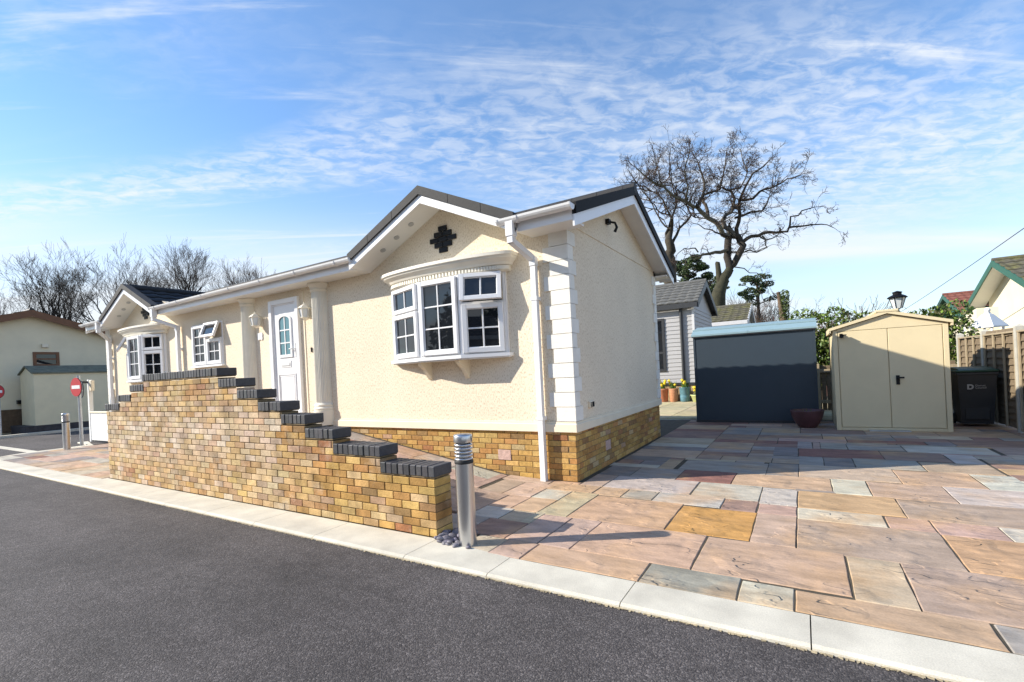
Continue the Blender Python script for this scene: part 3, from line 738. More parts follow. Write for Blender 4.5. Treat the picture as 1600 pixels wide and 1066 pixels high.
    # pilasters either side of the door
    for xp in (-4.545, -6.68):
        mb = MB(); nfl = 20
        def ringpts(r, flute, z):
            pts = []
            for i in range(nfl*2+1):
                th = math.pi+math.pi*i/(nfl*2); rr = r-(.009 if (flute and i % 2) else 0)
                pts.append((xp+rr*math.cos(th), rr*1.0*math.sin(th), z))
            return pts
        prof = [(.20, 0, .62), (.20, 0, .86), (.185, 0, .862), (.195, 0, .90), (.175, 0, .93), (.185, 0, .955), (.165, 0, .985), (.160, 1, 1.0), (.150, 1, 2.84), (.155, 0, 2.85), (.172, 0, 2.87), (.155, 0, 2.89), (.165, 0, 2.905), (.195, 0, 2.955), (.205, 0, 2.96), (.205, 0, ZE-.013)]
        base = None
        for r, fl, z in prof:
            q = mb.add(ringpts(r, fl, z))
            if base is not None:
                for i in range(nfl*2): mb.face((base+i, base+i+1, q+i+1, q+i))
            base = q
        mb.build('pilaster', MT['pilaster'], H)
    # small wall things
    mb = MB(); mb.cbox(-.002, .06, 1.38, 1.47, 3.40, 3.47, .006); mb.tube([(.05, 1.425, 3.43), (.13, 1.425, 3.40), (.155, 1.425, 3.33), (.12, 1.425, 3.27)], [.014, .016, .02, .024], 8); mb.build('security_camera', MT['black'], H)
    mb = MB(); mb.cbox(.0, .03, .42, .56, .845, .93, .006); sk = mb.build('vent_grille', MT['trim'], H)
    mb = MB()
    for k in range(4): mb.box(.0302, .0345, .43, .485, .853+k*.017, .862+k*.017)
    mb.cbox(.0302, .036, .495, .55, .855, .92, .004); mb.build('vent_slot', MT['black'], sk)
    mb = MB(); mb.prism([(-6.36+a, 2.25+b) for a, b in ((-.085, -.04), (-.06, -.07), (0, -.055), (.06, -.07), (.085, -.04), (.075, 0), (.085, .04), (.06, .07), (0, .055), (-.06, .07), (-.085, .04), (-.075, 0))], lambda a, b, c: (a, c, b), -.016, 0); mb.build('house_plaque', MT['white'], H)
    mb = MB(); mb.cbox(-4.865, -4.835, -.018, 0, 1.86, 1.94, .004); db = mb.build('doorbell', MT['black'], H)
    mb = MB(); mb.box(-5.03, -5.005, -.012, 0, .75, 2.93); mb.build('wall_joint_strip', MT['trim'], H)
build_home()

# windows ------------------------------------------------------------
def bars(mb, fr, a0, a1, b0, b1, w, c0, c1, wb=None):
    wb = wb or w
    mb.cbox(a0, a0+w, c0, c1, b0, b1, .004, fr); mb.cbox(a1-w, a1, c0, c1, b0, b1, .004, fr)
    mb.cbox(a0+w-.001, a1-w+.001, c0+.001, c1-.0015, b0, b0+wb, .004, fr); mb.cbox(a0+w-.001, a1-w+.001, c0+.001, c1-.0015, b1-w, b1, .004, fr)
def sash(par, fr, a0, a1, b0, b1, nx, ny, w=.062, c=.012, tilt=0.):
    """opening light: bevelled frame, glazing bars and its pane; tilt = top hung, opened by that angle"""
    if tilt:
        f0 = fr; ct, st = math.cos(tilt), math.sin(tilt)
        def fr(a, cc, b, f0=f0): d = b1-b; return f0(a, .03+cc*ct+d*st, b1-d*ct+cc*st)
    mb = MB(); bars(mb, fr, a0, a1, b0, b1, w, c, c+.045)
    ia0, ia1, ib0, ib1 = a0+w, a1-w, b0+w, b1-w
    bars(mb, fr, ia0-.004, ia1+.004, ib0-.004, ib1+.004, .014, c-.004, c+.026)
    for i in range(1, nx): x = ia0+(ia1-ia0)*i/nx; mb.cbox(x-.010, x+.010, c+.004, c+.0225, ib0, ib1, .003, fr)
    for i in range(1, ny): z = ib0+(ib1-ib0)*i/ny; mb.cbox(ia0, ia1, c+.005, c+.0215, z-.010, z+.010, .003, fr)
    mb.build('sash', MT['upvc'], par)
    mb = MB(); mb.box(ia0-.002, ia1+.002, c+.003, c+.010, ib0-.002, ib1+.002, fr); mb.build('pane', MT['glass'], par)
    return fr
def bay_window(dx, open_right):
    P = [(dx-.95, -.03), (dx-.235, -.27), (dx+.455, -.27), (dx+1.0, -.03)]
    P = [(p[0]+.0, p[1]) for p in P]
    b0, b1 = 1.60, 2.635
    mb = MB(); root = None
    frs = []
    for i in range(3):
        a, b = Vector((*P[i], 0)), Vector((*P[i+1], 0)); u = (b-a); L_ = u.length; n = Vector((u.y, -u.x, 0)).normalized()
        fr = frame(a, u, n); frs.append((fr, L_)); bars(mb, fr, .0, L_, b0, b1, .03, -.06, .011)
        if i != 1: mb.cbox(.03, L_-.03, -.059, .009, 2.235, 2.275, .003, fr)
    for p in P[1:3]:                        # corner posts
        mb.tube([(p[0], p[1]+.012, b0), (p[0], p[1]+.012, b1)], .034, 8)
    # side cheeks back to the wall
    mb.box(P[0][0]-.015, P[0][0]+.02, P[0][1]-.005, .05, b0, b1); mb.box(P[3][0]-.02, P[3][0]+.015, P[3][1]-.005, .05, b0, b1)
    bay = mb.build('bay_window', MT['upvc'], H)
    for i, (fr, L_) in enumerate(frs):
        if i == 1: sash(bay, fr, .028, L_-.028, b0+.02, b1-.015, 2, 3)
        else:
            op = (i == 2) == open_right
            sash(bay, fr, .028, L_-.028, 2.265, b1-.015, 2, 1, w=.055, tilt=R(11) if (op and i == 2) else (R(28) if op else 0))
            sash(bay, fr, .028, L_-.028, b0+.02, 2.245, 2, 2)
            if op:
                mb = MB(); mb.box(.05, L_-.05, -.05, -.035, 2.28, b1-.04, fr); mb.build('pane', MT['glass'], bay)
    # dark room seen behind, top and bottom boards
    mb = MB(); pl = [(P[0][0], .06)]+P+[(P[3][0], .06)]
    mb.prism(pl, lambda a, b, c: (a, b+.02, c), b0+.002, b0+.012); mb.build('inner_board', MT['upvc'], bay)
    off = lambda d: [(P[0][0]-d*1.2, .0), (P[0][0]-d*1.2, P[0][1]-d), (P[1][0]-d*.3, P[1][1]-d), (P[2][0]+d*.3, P[2][1]-d), (P[3][0]+d*1.2, P[3][1]-d), (P[3][0]+d*1.2, .0)]
    mb = MB(); mb.prism(off(.055), lambda a, b, c: (a, b, c), b0-.045, b0-.001); mb.prism(off(.035), lambda a, b, c: (a, b, c), b0-.06, b0-.0455); mb.build('sill', MT['upvc'], bay)
    # corbels
    for xc in (dx-.33, dx+.33):
        mb = MB(); mb.prism([(0, b0-.061), (-.24, b0-.061), (-.22, b0-.10), (-.12, b0-.17), (-.03, b0-.29), (0, b0-.31)], lambda a, b, c: (c, a, b), xc-.03, xc+.03); mb.build('corbel', MT['trim'], bay)
    # curved cornice with dentils
    mb = MB(); x0, x1 = dx-.97, dx+1.10; xm = (x0+x1)/2; hw = (x1-x0)/2; nseg = 28
    def arc(t, ext):
        hw2 = hw+ext; x = xm+hw2*math.sin(t*math.pi/2.0*.86)/math.sin(math.pi/2*.86)
        return x, -(.06+ext)-.21*(math.cos(t*math.pi/2)**.9 if abs(t) < 1 else 0)
    prof = [(-.03, 2.63), (-.01, 2.64), (-.01, 2.70), (.015, 2.705), (.03, 2.735), (.075, 2.775), (.085, 2.80), (.10, 2.805), (.10, 2.845), (-.04, 2.865)]
    rows = []
    for ext, z in prof:
        pts = [arc(-1+2*i/nseg, ext) for i in range(nseg+1)]
        pts = [(pts[0][0], 0.0)]+pts+[(pts[-1][0], 0.0)]
        rows.append(mb.add([(x, y, z) for x, y in pts]))
    for r0, r1 in zip(rows[:-1], rows[1:]):
        for i in range(nseg+2): mb.face((r0+i, r0+i+1, r1+i+1, r1+i))
    mb.face([rows[0]+i for i in range(nseg+3)]); mb.face([rows[-1]+i for i in range(nseg+3)][::-1])
    nd = 52
    for k in range(nd):
        t = -.97+1.94*k/(nd-1); x, y = arc(t, -.012); xa, ya = arc(t+.01, -.012); d = Vector((xa-x, ya-y, 0)).normalized(); n = Vector((d.y, -d.x, 0))
        fr = frame((x, y, 0), d, n); mb.box(-.0125, .0125, -.02, .022, 2.648, 2.695, fr)
    mb.build('cornice', MT['cornice'], bay)
bay_window(-1.87, True)
bay_window(-11.12, False)
def flat_window():
    x0, x1, b0, b1 = -8.87, -7.66, 1.80, 2.68; fr = frame((x0, -.0, 0), (1, 0, 0), (0, -1, 0)); L_ = x1-x0
    mb = MB(); bars(mb, fr, 0, L_, b0, b1, .035, -.05, .02); mb.cbox(L_*.5-.03, L_*.5+.03, -.05, .0185, b0+.03, b1-.03, .003, fr)
    mb.cbox(L_*.5+.03, L_-.035, -.05, .0175, b1-.36, b1-.32, .003, fr)
    w = mb.build('window', MT['upvc'], H)
    sash(w, fr, .03, L_*.5-.01, b0+.02, b1-.02, 2, 4); sash(w, fr, L_*.5+.01, L_-.03, b0+.02, b1-.335, 2, 2)
    sash(w, fr, L_*.5+.01, L_-.03, b1-.345, b1-.02, 1, 1, w=.05, tilt=R(21))
    mb = MB(); mb.box(L_*.5+.03, L_-.04, -.04, -.025, b1-.32, b1-.035, fr); mb.build('pane', MT['glass'], w)
    mb = MB(); mb.cbox(-.03, L_+.03, .0, .07, b0-.035, b0+.003, .004, fr); mb.build('sill', MT['upvc'], w)
flat_window()
def front_door():
    x0, x1, b0, b1 = -6.0, -5.13, .70, 2.86; fr = frame((x0, 0, 0), (1, 0, 0), (0, -1, 0)); L_ = x1-x0
    mb = MB(); bars(mb, fr, 0, L_, b0, b1, .085, -.06, .05); bars(mb, fr, .085, L_-.085, b0+.085, b1-.085, .02, -.05, .03)
    mb.cbox(-.02, L_+.02, -.02, .09, b0-.03, b0+.03, .004, fr)
    d = mb.build('front_door', MT['upvc'], H)
    mb = MB(); a0, a1 = .105, L_-.105; mb.cbox(a0, a1, -.035, .012, b0+.1, b1-.105, .003, fr)
    c = (a0+a1)/2
    def mould(p0, p1, q0, q1): bars(mb, fr, p0, p1, q0, q1, .028, .012, .026); bars(mb, fr, p0+.045, p1-.045, q0+.045, q1-.045, .014, .012, .020)
    mould(a0+.07, a1-.07, b0+.2, b0+.82)
    lf = mb.build('door_leaf', MT['upvc'], d)
    # glazed upper light with arched head
    gx0, gx1, g0, g1 = c-.155, c+.155, b0+1.16, b0+1.78
    def arch(w, z0, z1, rise): return [(c-w, z0), (c+w, z0)]+[(c+w*math.cos(t), z1+rise*math.sin(t)) for t in [i*math.pi/12 for i in range(13)]]
    mb = MB(); A, B = arch(.20, g0-.05, g1+.0, .10), arch(.155, g0, g1-.01, .075); k = len(A)
    n = mb.add([fr(a, .012, b) for a, b in A]+[fr(a, .032, b) for a, b in A]+[fr(a, .032, b) for a, b in B]+[fr(a, .012, b) for a, b in B])
    for i in range(k):
        j = (i+1) % k
        for q in range(3): mb.face((n+q*k+i, n+q*k+j, n+(q+1)*k+j, n+(q+1)*k+i))
    for z in (g0+.21, g0+.44): mb.box(c-.156, c+.156, .0145, .0245, z-.011, z+.011, fr)
    mb.box(c-.011, c+.011, .015, .0255, g0, g1+.05, fr); mb.build('light_surround', MT['upvc'], d)
    mb = MB(); mb.prism(B, lambda a, b, cc: fr(a, cc, b), .0125, .0165); mb.build('pane', MT['doorglass'], d)
    mb = MB(); mb.cbox(c-.17, c+.14, .012, .022, b0+.93, b0+1.05, .003, fr); mb.cbox(c-.14, c+.11, .022, .032, b0+.955, b0+1.02, .004, fr); mb.build('letterbox', MT['white'], d)
    mb = MB(); mb.cbox(c-.135, c+.105, .0325, .036, b0+.966, b0+.974, .001, fr); mb.build('letterbox_slot', MT['galv'], d)
    mb = MB(); mb.cbox(a1-.075, a1-.035, .012, .026, b0+1.1, b0+1.36, .006, fr); mb.tube([fr(a1-.055, .02, b0+1.25), fr(a1-.055, .06, b0+1.25), fr(a1-.16, .065, b0+1.25)], .011, 8); mb.build('handle', MT['white'], d)
front_door()
def wall_lamp(x):
    c = (x, -.115, 2.50)
    mb = MB(); mb.cbox(x-.05, x+.05, -.02, 0, 2.44, 2.60, .008); mb.tube([(x, -.015, 2.47), (x, -.06, 2.42), (x, -.105, 2.40), (x, -.115, 2.415)], .011, 8)
    mb.lathe([(.02, -.10), (.05, -.075), (.075, -.06), (.075, -.05)], 6, c, False); mb.lathe([(.10, .09), (.112, .10), (.06, .145), (.03, .165), (.012, .17), (.016, .19), (.004, .205)], 6, c, False)
    for k in range(6): t = 2*math.pi*k/6; mb.tube([(c[0]+.070*math.cos(t), c[1]+.070*math.sin(t), c[2]-.055), (c[0]+.10*math.cos(t), c[1]+.10*math.sin(t), c[2]+.095)], .007, 5)
    l = mb.build('wall_lantern', MT['pilaster'], H)
    mb = MB(); mb.lathe([(.062, -.05), (.09, .09)], 6, c, False); mb.build('lamp_glass', MT['lamp_glass'], l)
wall_lamp(-6.31); wall_lamp(-4.84)

# ------------------------------------------------------------------ bollard lights
def bollard():
    t = thing('bollard_light', 'brushed steel bollard light with louvred top beside the end of the brick wall', 'bollard', (0, 0, 0), 'steel bollard lights')
    mb = MB(); mb.lathe([(.072, -.05), (.072, .655)], 40); mb.build('post', MT['steel'], t, False)
    mb = MB(); mb.lathe([(.074, .655), (.076, .66), (.076, .676), (.073, .682)], 40); mb.build('ring', MT['rubber'], t, False)
    mb = MB(); mb.lathe([(.052, .68), (.052, .83)], 24); mb.build('diffuser', MT['lamp_glass'], t, False)
    mb = MB()
    for k in range(5): z = .69+k*.028; mb.lathe([(.053, z), (.073, z-.006), (.074, z+.002), (.072, z+.006), (.053, z+.014)], 40, cap=False)
    mb.build('louvre', MT['steel'], t, False)
    mb = MB(); mb.lathe([(.074, .822), (.075, .826), (.075, .874), (.071, .882), (.0, .886)], 40, cap=False); mb.build('cap', MT['steel'], t, False)
    mb = MB(); mb.lathe([(0, 0), (.006, 0), (.006, .004), (0, .004)], 8, (0, 0, 0), cap=False)
    return t
def copy_thing(t, loc, label):
    r = t.copy(); COL.objects.link(r); r.location = loc; r['label'] = label
    for ch in list(t.children):
        c = ch.copy(); COL.objects.link(c); c.parent = r
        for g in ch.children: d = g.copy(); COL.objects.link(d); d.parent = c
    return r
b1_ = bollard(); b1_.location = (-.005, -2.165, -.01)
copy_thing(b1_, (-13.05, -1.02, 0), 'brushed steel bollard light in front of the red no entry sign')
# slate pebbles round the bollard foot
rg = random.Random(21)
pm = []
for k in range(5):
    mb = MB(); mb.col(jitc((.16, .15, .175), .25, rg)); mb.blob((0, 0, 0), (.036, .026, .019), 7, 10, .10, rg); pm.append(mb.build('slate_pebble', MT['pebble']).data)
for o in [o for o in COL.objects if o.name.startswith('slate_pebble')]: bpy.data.objects.remove(o)
k = 0
for i in range(75):
    x, y = rg.uniform(-.30, -.06), rg.uniform(-2.235, -1.96)
    if i > 45: x, y = rg.uniform(-.30, .07), rg.uniform(-2.25, -2.17)
    if (x+.005)**2+(y+2.165)**2 < .092**2: 
        continue
    o = bpy.data.objects.new('slate_pebble', pm[i % 5]); COL.objects.link(o)
    s = rg.uniform(.6, 1.15); o.scale = (s, s, s*rg.uniform(.8, 1.2)); o.rotation_euler = (rg.uniform(-.4, .4), rg.uniform(-.4, .4), rg.uniform(0, 6.3)); o.location = (x, y, .006*s+(.022 if i % 3 == 0 else 0))
    tag(o, 'small grey slate pebble lying round the foot of the near bollard', 'pebble', 'slate pebbles round the bollard')
MB().box(-.318, -.045, -2.262, -1.94, -.06, -.006).build('pebble_bed', MT['soil']); struct(COL.objects['pebble_bed'])

# ------------------------------------------------------------------ sheds, planter, bin
def blue_shed():
    x0, x1, y0, y1 = .24, 2.56, 6.18, 7.7; t = thing('storage_shed', 'slate blue metal shed with pale ridged roof beside the rear patio', 'shed', (1.4, 6.9, 0))
    mb = MB(); mb.box(x0, x1, y0, y1, .04, 1.93); mb.build('body', MT['blueshed'], t)
    mb = MB(); mb.box(x0-.02, x1+.02, y0-.02, y1+.02, -.01, .05); mb.build('base_rail', MT['anthracite'], t)
    mb = MB(); ym = (y0+y1)/2
    P = [(y0-.05, 1.93), (y0-.05, 1.965), (y0+.20, 2.075), (ym, 2.18), (y1-.2, 2.075), (y1+.05, 1.965), (y1+.05, 1.93)]
    mb.prism(P, lambda a, b, c: (c, a, b), x0-.04, x1+.04)
    for a, b in ((y0+.19, 2.085),): mb.box(x0-.042, x1+.042, a-.012, a+.02, b-.015, b+.012)
    mb.box((x0+x1)/2-.06, (x0+x1)/2-.045, y0-.053, y0-.045, 1.935, 1.965)
    n = mb.add([])
    f = lambda x: [(x-.012, y0-.052, 1.972), (x+.012, y0-.052, 1.972), (x+.012, ym, 2.188), (x-.012, ym, 2.188)]
    xs = (x0+x1)/2-.05; mb.quad(*f(xs))
    mb.build('roof', MT['blueshed_roof'], t)
    mb = MB(); mb.box(x0-.03, x1+.03, y0-.045, y0-.0, 1.905, 1.9295); mb.build('eave_trim', MT['anthracite'], t)
    for x in (x0+.01, x1-.01):
        mb = MB(); mb.box(x-.02, x+.02, y0-.012, y0+.02, .05, 1.90); mb.build('corner_trim', MT['blueshed'], t)
blue_shed()
def cream_shed():
    x0, x1, y0, y1 = 2.81, 4.385, 5.2, 6.75; xm = 3.595; ze, za = 1.80, 2.02
    t = thing('garden_shed', 'cream metal apex shed with double doors and black handle on the paving', 'shed', (xm, 5.9, 0))
    mb = MB(); mb.prism([(x0, .0), (x1, .0), (x1, ze), (xm, za), (x0, ze)], lambda a, b, c: (a, c, b), y0+.03, y1); mb.build('body', MT['creamshed'], t)
    mb = MB(); 
    mb.cbox(x0, x0+.07, y0, y0+.03, 0, ze-.0, .004); mb.cbox(x1-.07, x1, y0, y0+.03, 0, ze, .004); mb.cbox(x0+.07, x1-.07, y0+.001, y0+.03, 0, .05, .004)
    mb.prism([(x0+.07, ze-.02), (x1-.07, ze-.02), (x1-.07, ze+.01), (xm, za), (x0+.07, ze+.01)], lambda a, b, c: (a, c, b), y0+.001, y0+.0295)
    mb.build('door_frame', MT['creamshed'], t)
    for a, b in ((x0+.078, xm-.004), (xm+.004, x1-.078)):
        mb = MB(); mb.cbox(a, b, y0+.004, y0+.028, .058, ze-.028, .006); mb.build('door', MT['creamshed'], t)
    mb = MB()
    for s in (1, -1):
        xe = x0-.055 if s == 1 else x1+.055; zE = ze-.0
        n = mb.add([(xe, y0-.05, zE-.01), (xm, y0-.05, za+.012), (xm, y1+.05, za+.012), (xe, y1+.05, zE-.01), (xe, y0-.05, zE+.04), (xm, y0-.05, za+.065), (xm, y1+.05, za+.065), (xe, y1+.05, zE+.04)])
        for f in ((0, 1, 2, 3), (4, 5, 6, 7), (0, 1, 5, 4), (3, 2, 6, 7), (0, 3, 7, 4), (1, 2, 6, 5)): mb.face([n+k for k in f])
        n = mb.add([(xe, y0-.051, zE-.06), (xe+s*.0, y1+.05, zE-.06)])
        mb.box(min(xe, xe+s*.03), max(xe, xe+s*.03), y0-.045, y1+.045, zE-.05, zE-.0105)
    mb.cbox(xm-.16, xm+.16, y0-.058, y1+.058, za+.030, za+.078, .01)
    mb.build('roof', MT['creamshed'], t)
    mb = MB(); mb.cbox(xm+.085, xm+.135, y0-.014, y0+.003, .80, .96, .005); mb.tube([(xm+.11, y0-.01, .92), (xm+.11, y0-.05, .92), (xm+.17, y0-.055, .92)], .013, 8); mb.tube([(xm+.08, y0-.055, .92), (xm+.19, y0-.055, .92)], .014, 8); mb.build('handle', MT['black'], t)
    mb = MB(); mb.cbox(x0+.10, x0+.15, y0-.05, y0-.0, 1.66, 1.735, .006); mb.cbox(x0+.105, x0+.20, y0-.13, y0-.04, 1.70, 1.715, .004); mb.tube([(x0+.14, y0-.1, 1.70), (x0+.13, y0-.11, 1.66)], .022, 8); mb.build('floodlight', MT['black'], t)
    mb = MB(); mb.box(xm-.32, xm+.24, y0-.10, y0-.01, .0, .02); mb.build('threshold', MT['galv'], t)
cream_shed()
def planter():
    c = (2.36, 5.56, 0); t = thing('planter', 'plum glazed bowl planter in front of the slate blue shed', 'planter', c)
    mb = MB(); mb.lathe([(.14, 0), (.15, .012), (.20, .08), (.255, .19), (.275, .28), (.28, .315), (.285, .33), (.265, .33), (.255, .30), (.20, .27)], 36, c); mb.build('bowl', MT['purplepot'], t)
    mb = MB(); mb.lathe([(.0, .285), (.256, .285)], 24, c, cap=False); mb.build('soil', MT['soil'], t)
    mb = MB()
    for k in range(14): a = rg.uniform(0, 6.3); r = rg.uniform(.02, .2); mb.col(jitc((.12, .11, .05), .3, rg)); mb.tube([(c[0]+r*math.cos(a), c[1]+r*math.sin(a), .28), (c[0]+1.1*r*math.cos(a), c[1]+1.1*r*math.sin(a), .28+rg.uniform(.03, .09))], [.008, .002], 4)
    mb.build('stems', MT['twig'], t)
planter()
def wheelie_bin():
    t = thing('wheelie_bin', 'dark wheelie bin with green lid between the cream shed and the fence', 'bin', (4.86, 6.2, 0))
    fr = lambda a, c, b: (4.86+a, 6.2-c, b)
    mb = MB(); w0, w1, d0, d1 = .205, .25, .22, .30
    q = mb.add([fr(-w0, d0-.02, .05), fr(w0, d0-.02, .05), fr(w0, -d0, .05), fr(-w0, -d0, .05), fr(-w1, d1, .92), fr(w1, d1, .92), fr(w1, -d1, .92), fr(-w1, -d1, .92)])
    for f in ((3, 2, 1, 0), (4, 5, 6, 7), (0, 1, 5, 4), (1, 2, 6, 5), (2, 3, 7, 6), (3, 0, 4, 7)): mb.face([q+k for k in f])
    mb.cbox(-w1-.02, w1+.02, -d1-.02, d1+.02, .90, .945, .008, fr); mb.cbox(-.16, .16, d0-.01, d0+.012, .12, .5, .01, fr)
    mb.build('body', MT['binplastic'], t)
    mb = MB(); mb.cbox(-w1-.025, w1+.025, -d1-.02, d1+.03, .95, .985, .01, fr); mb.prism([(-d1-.02, .985), (d1-.0, .985), (d1-.1, 1.01), (-d1, 1.03)], lambda a, b, c: fr(c, a, b), -w1+.02, w1-.02); mb.build('lid', MT['binlid'], t)
    for s in (-1, 1):
        mb = MB(); mb.tube([fr(s*.20, -.25, .1), fr(s*.26, -.25, .1)], .1, 16); mb.build('wheel', MT['rubber'], t)
    mb = MB(); mb.tube([fr(-.2, -.36, .93), fr(.2, -.36, .93)], .016, 8); mb.build('handle', MT['binplastic'], t)
    # emblem: a bold D with two small lines of lettering beside it
    def text(s, size, a, b, bold=0.):
        cu = bpy.data.curves.new('lettering', 'FONT'); cu.body = s; cu.size = size; cu.extrude = .001; cu.offset = bold
        ob = bpy.data.objects.new('lettering', cu); me = bpy.data.meshes.new_from_object(ob); bpy.data.objects.remove(ob); bpy.data.curves.remove(cu)
        me.materials.clear(); me.materials.append(MT['galv']); ob = bpy.data.objects.new('lettering', me); COL.objects.link(ob); ob.parent = t; ob.matrix_parent_inverse = Matrix.Translation(t.location).inverted()
        th = math.atan2(d1-d0+.02, .87)
        ob.location = fr(a, d0-.02+(d1-d0+.02)*(b-.05)/.87+.002, b); ob.rotation_euler = (R(90)+th, 0, 0)
    text('D', .115, -.13, .655, .006); text('Dorset', .045, -.025, .70); text('Council', .045, -.025, .662)
wheelie_bin()

# ------------------------------------------------------------------ fences, hedge, lanterns behind
def fence():
    ys = [3.62, 5.26, 6.88, 8.50]; X = 5.22
    post = None
    lab = ['pale concrete fence post at the near end of the side fence', 'pale concrete fence post one panel in front of the wheelie bin', 'pale concrete fence post just behind the wheelie bin', 'pale concrete fence post in the far corner by the hedge']
    for y, l in zip(ys, lab):
        mb = MB(); mb.prism([(X-.055, y-.05), (X+.055, y-.05), (X+.055, y+.05), (X-.055, y+.05)], lambda a, b, c: (a, b, c), -.05, 1.66)
        n = mb.add([(X-.055, y-.05, 1.661), (X+.055, y-.05, 1.661), (X+.055, y+.05, 1.661), (X-.055, y+.05, 1.661), (X, y, 1.70)])
        for i in range(4): mb.face((n+i, n+(i+1) % 4, n+4))
        tag(mb.build('fence_post', MT['concrete']), l, 'fence post', 'concrete posts of the side fence')
    plab = ['weathered waney lap fence panel at the near end of the side fence', 'weathered waney lap fence panel half lit beside the paving', 'weathered waney lap fence panel behind the wheelie bin']
    for (a, b), l in zip(zip(ys[:-1], ys[1:]), plab):
        t = thing('lap_fence', l, 'fence', (X, (a+b)/2, 0), 'panels of the side fence')
        mb = MB(); z = .05; rg2 = random.Random(int(a*10))
        while z < 1.56:
            h = rg2.uniform(.10, .13); n = 8; ys_ = [a+.055+(b-a-.11)*i/n for i in range(n+1)]
            for i in range(n):
                w0, w1 = rg2.uniform(-.006, .006), rg2.uniform(-.006, .006)
                q = mb.add([(X-.022, ys_[i], z-.012+w0), (X-.022, ys_[i+1], z-.012+w1), (X+.004, ys_[i+1], z+h), (X+.004, ys_[i], z+h)]); mb.face((q, q+1, q+2, q+3))
                q = mb.add([(X-.022, ys_[i], z-.012+w0), (X-.022, ys_[i+1], z-.012+w1), (X+.012, ys_[i+1], z-.012), (X+.012, ys_[i], z-.012)]); mb.face((q, q+1, q+2, q+3))
            z += h
        mb.box(X+.006, X+.014, a+.055, b-.055, .04, 1.56); mb.build('boards', MT['fencewood'], t)
        for k in range(4):
            y = a+.09+(b-a-.18)*k/3; mb = MB(); mb.cbox(X-.05, X-.023, y-.02, y+.02, .03, 1.57, .003); mb.build('batten', MT['postwood'], t)
        mb = MB(); mb.cbox(X-.055, X+.03, a+.055, b-.055, 1.57, 1.60, .004); mb.build('capping', MT['postwood'], t)
    # short rear fence seen between the two sheds
    t = thing('rear_fence', 'short timber fence with pale post between the two sheds under the hedge', 'fence', (3.8, 8.7, 0))
    mb = MB()
    for k in range(26): x = 2.5+k*.103; mb.cbox(x, x+.096, 8.70, 8.715, .03, 1.12, .003)
    mb.build('boards', MT['fencewood'], t)
    for x in (2.62, 4.4):
        mb = MB(); mb.cbox(x-.055, x+.055, 8.60, 8.698, -.02, 1.17, .006); mb.build('post', MT['postwood'], t)
    mb = MB(); mb.cbox(2.48, 5.2, 8.66, 8.699, .95, 1.03, .004); mb.cbox(2.48, 5.2, 8.66, 8.699, .2, .28, .004); mb.build('rail', MT['postwood'], t)
fence()
def leaf_cloud(mb, clumps, n, size, cols, rg, up=.3):
    tot = sum(r[0]*r[1]*r[2] for _, r in clumps)
    for c, r in clumps:
        k = int(n*r[0]*r[1]*r[2]/tot)+1
        for _ in range(k):
            while True:
                p = Vector((rg.uniform(-1, 1), rg.uniform(-1, 1), rg.uniform(-1, 1)))
                if p.length < 1: break
            if p.length > .01: p = p.normalized()*(p.length**.45)
            q = Vector((c[0]+p.x*r[0], c[1]+p.y*r[1], c[2]+p.z*r[2]))
            d = Vector((rg.gauss(0, 1), rg.gauss(0, 1), rg.gauss(0, 1)+up)).normalized(); e = d.cross(Vector((rg.gauss(0, 1), rg.gauss(0, 1), rg.gauss(0, 1)))).normalized()
            s = size*rg.uniform(.6, 1.3); mb.col(jitc(rg.choice(cols), .25, rg))
            a = q-d*s*.5; b = q+d*s*.5; w = e*s*.28; mid = q+d.cross(e)*s*.06
            n0 = mb.add((a, mid+w, b, mid-w)); mb.face((n0, n0+1, n0+2, n0+3))
def hedge():
    rg = random.Random(8); t = thing('hedge', 'glossy bright green laurel hedge rising behind the two sheds', 'hedge', (4, 9.4, 0))
    cl = []
    for k in range(17):
        x = 2.35+k*.19; cl.append(((x, 9.4+rg.uniform(-.1, .1), 1.35+rg.uniform(-.1, .1)), (.34, .45, .75+rg.uniform(-.05, .05))))
    for k in range(10): x = 2.4+k*.33; cl.append(((x, 9.4+rg.uniform(-.25, .25), 2.06+rg.uniform(-.1, .16)+(.16 if k < 4 else 0)), (.32, .34, .32)))
    mb = MB(); leaf_cloud(mb, cl, 17000, .10, [(.075, .13, .018), (.115, .18, .025), (.045, .08, .014), (.15, .20, .04), (.10, .095, .035)], rg, .5); mb.build('leaves', MT['leaf'], t, fix=False)
    mb = MB()
    for k in range(12): x = 2.5+k*.26; mb.col((.08, .06, .04)); mb.tube([(x, 9.4, -.1), (x+rg.uniform(-.1, .1), 9.4+rg.uniform(-.1, .1), 1.0), (x+rg.uniform(-.2, .2), 9.4+rg.uniform(-.2, .2), 1.9)], [.03, .02, .006], 5)
    mb.build('stems', MT['twig'], t)
hedge()
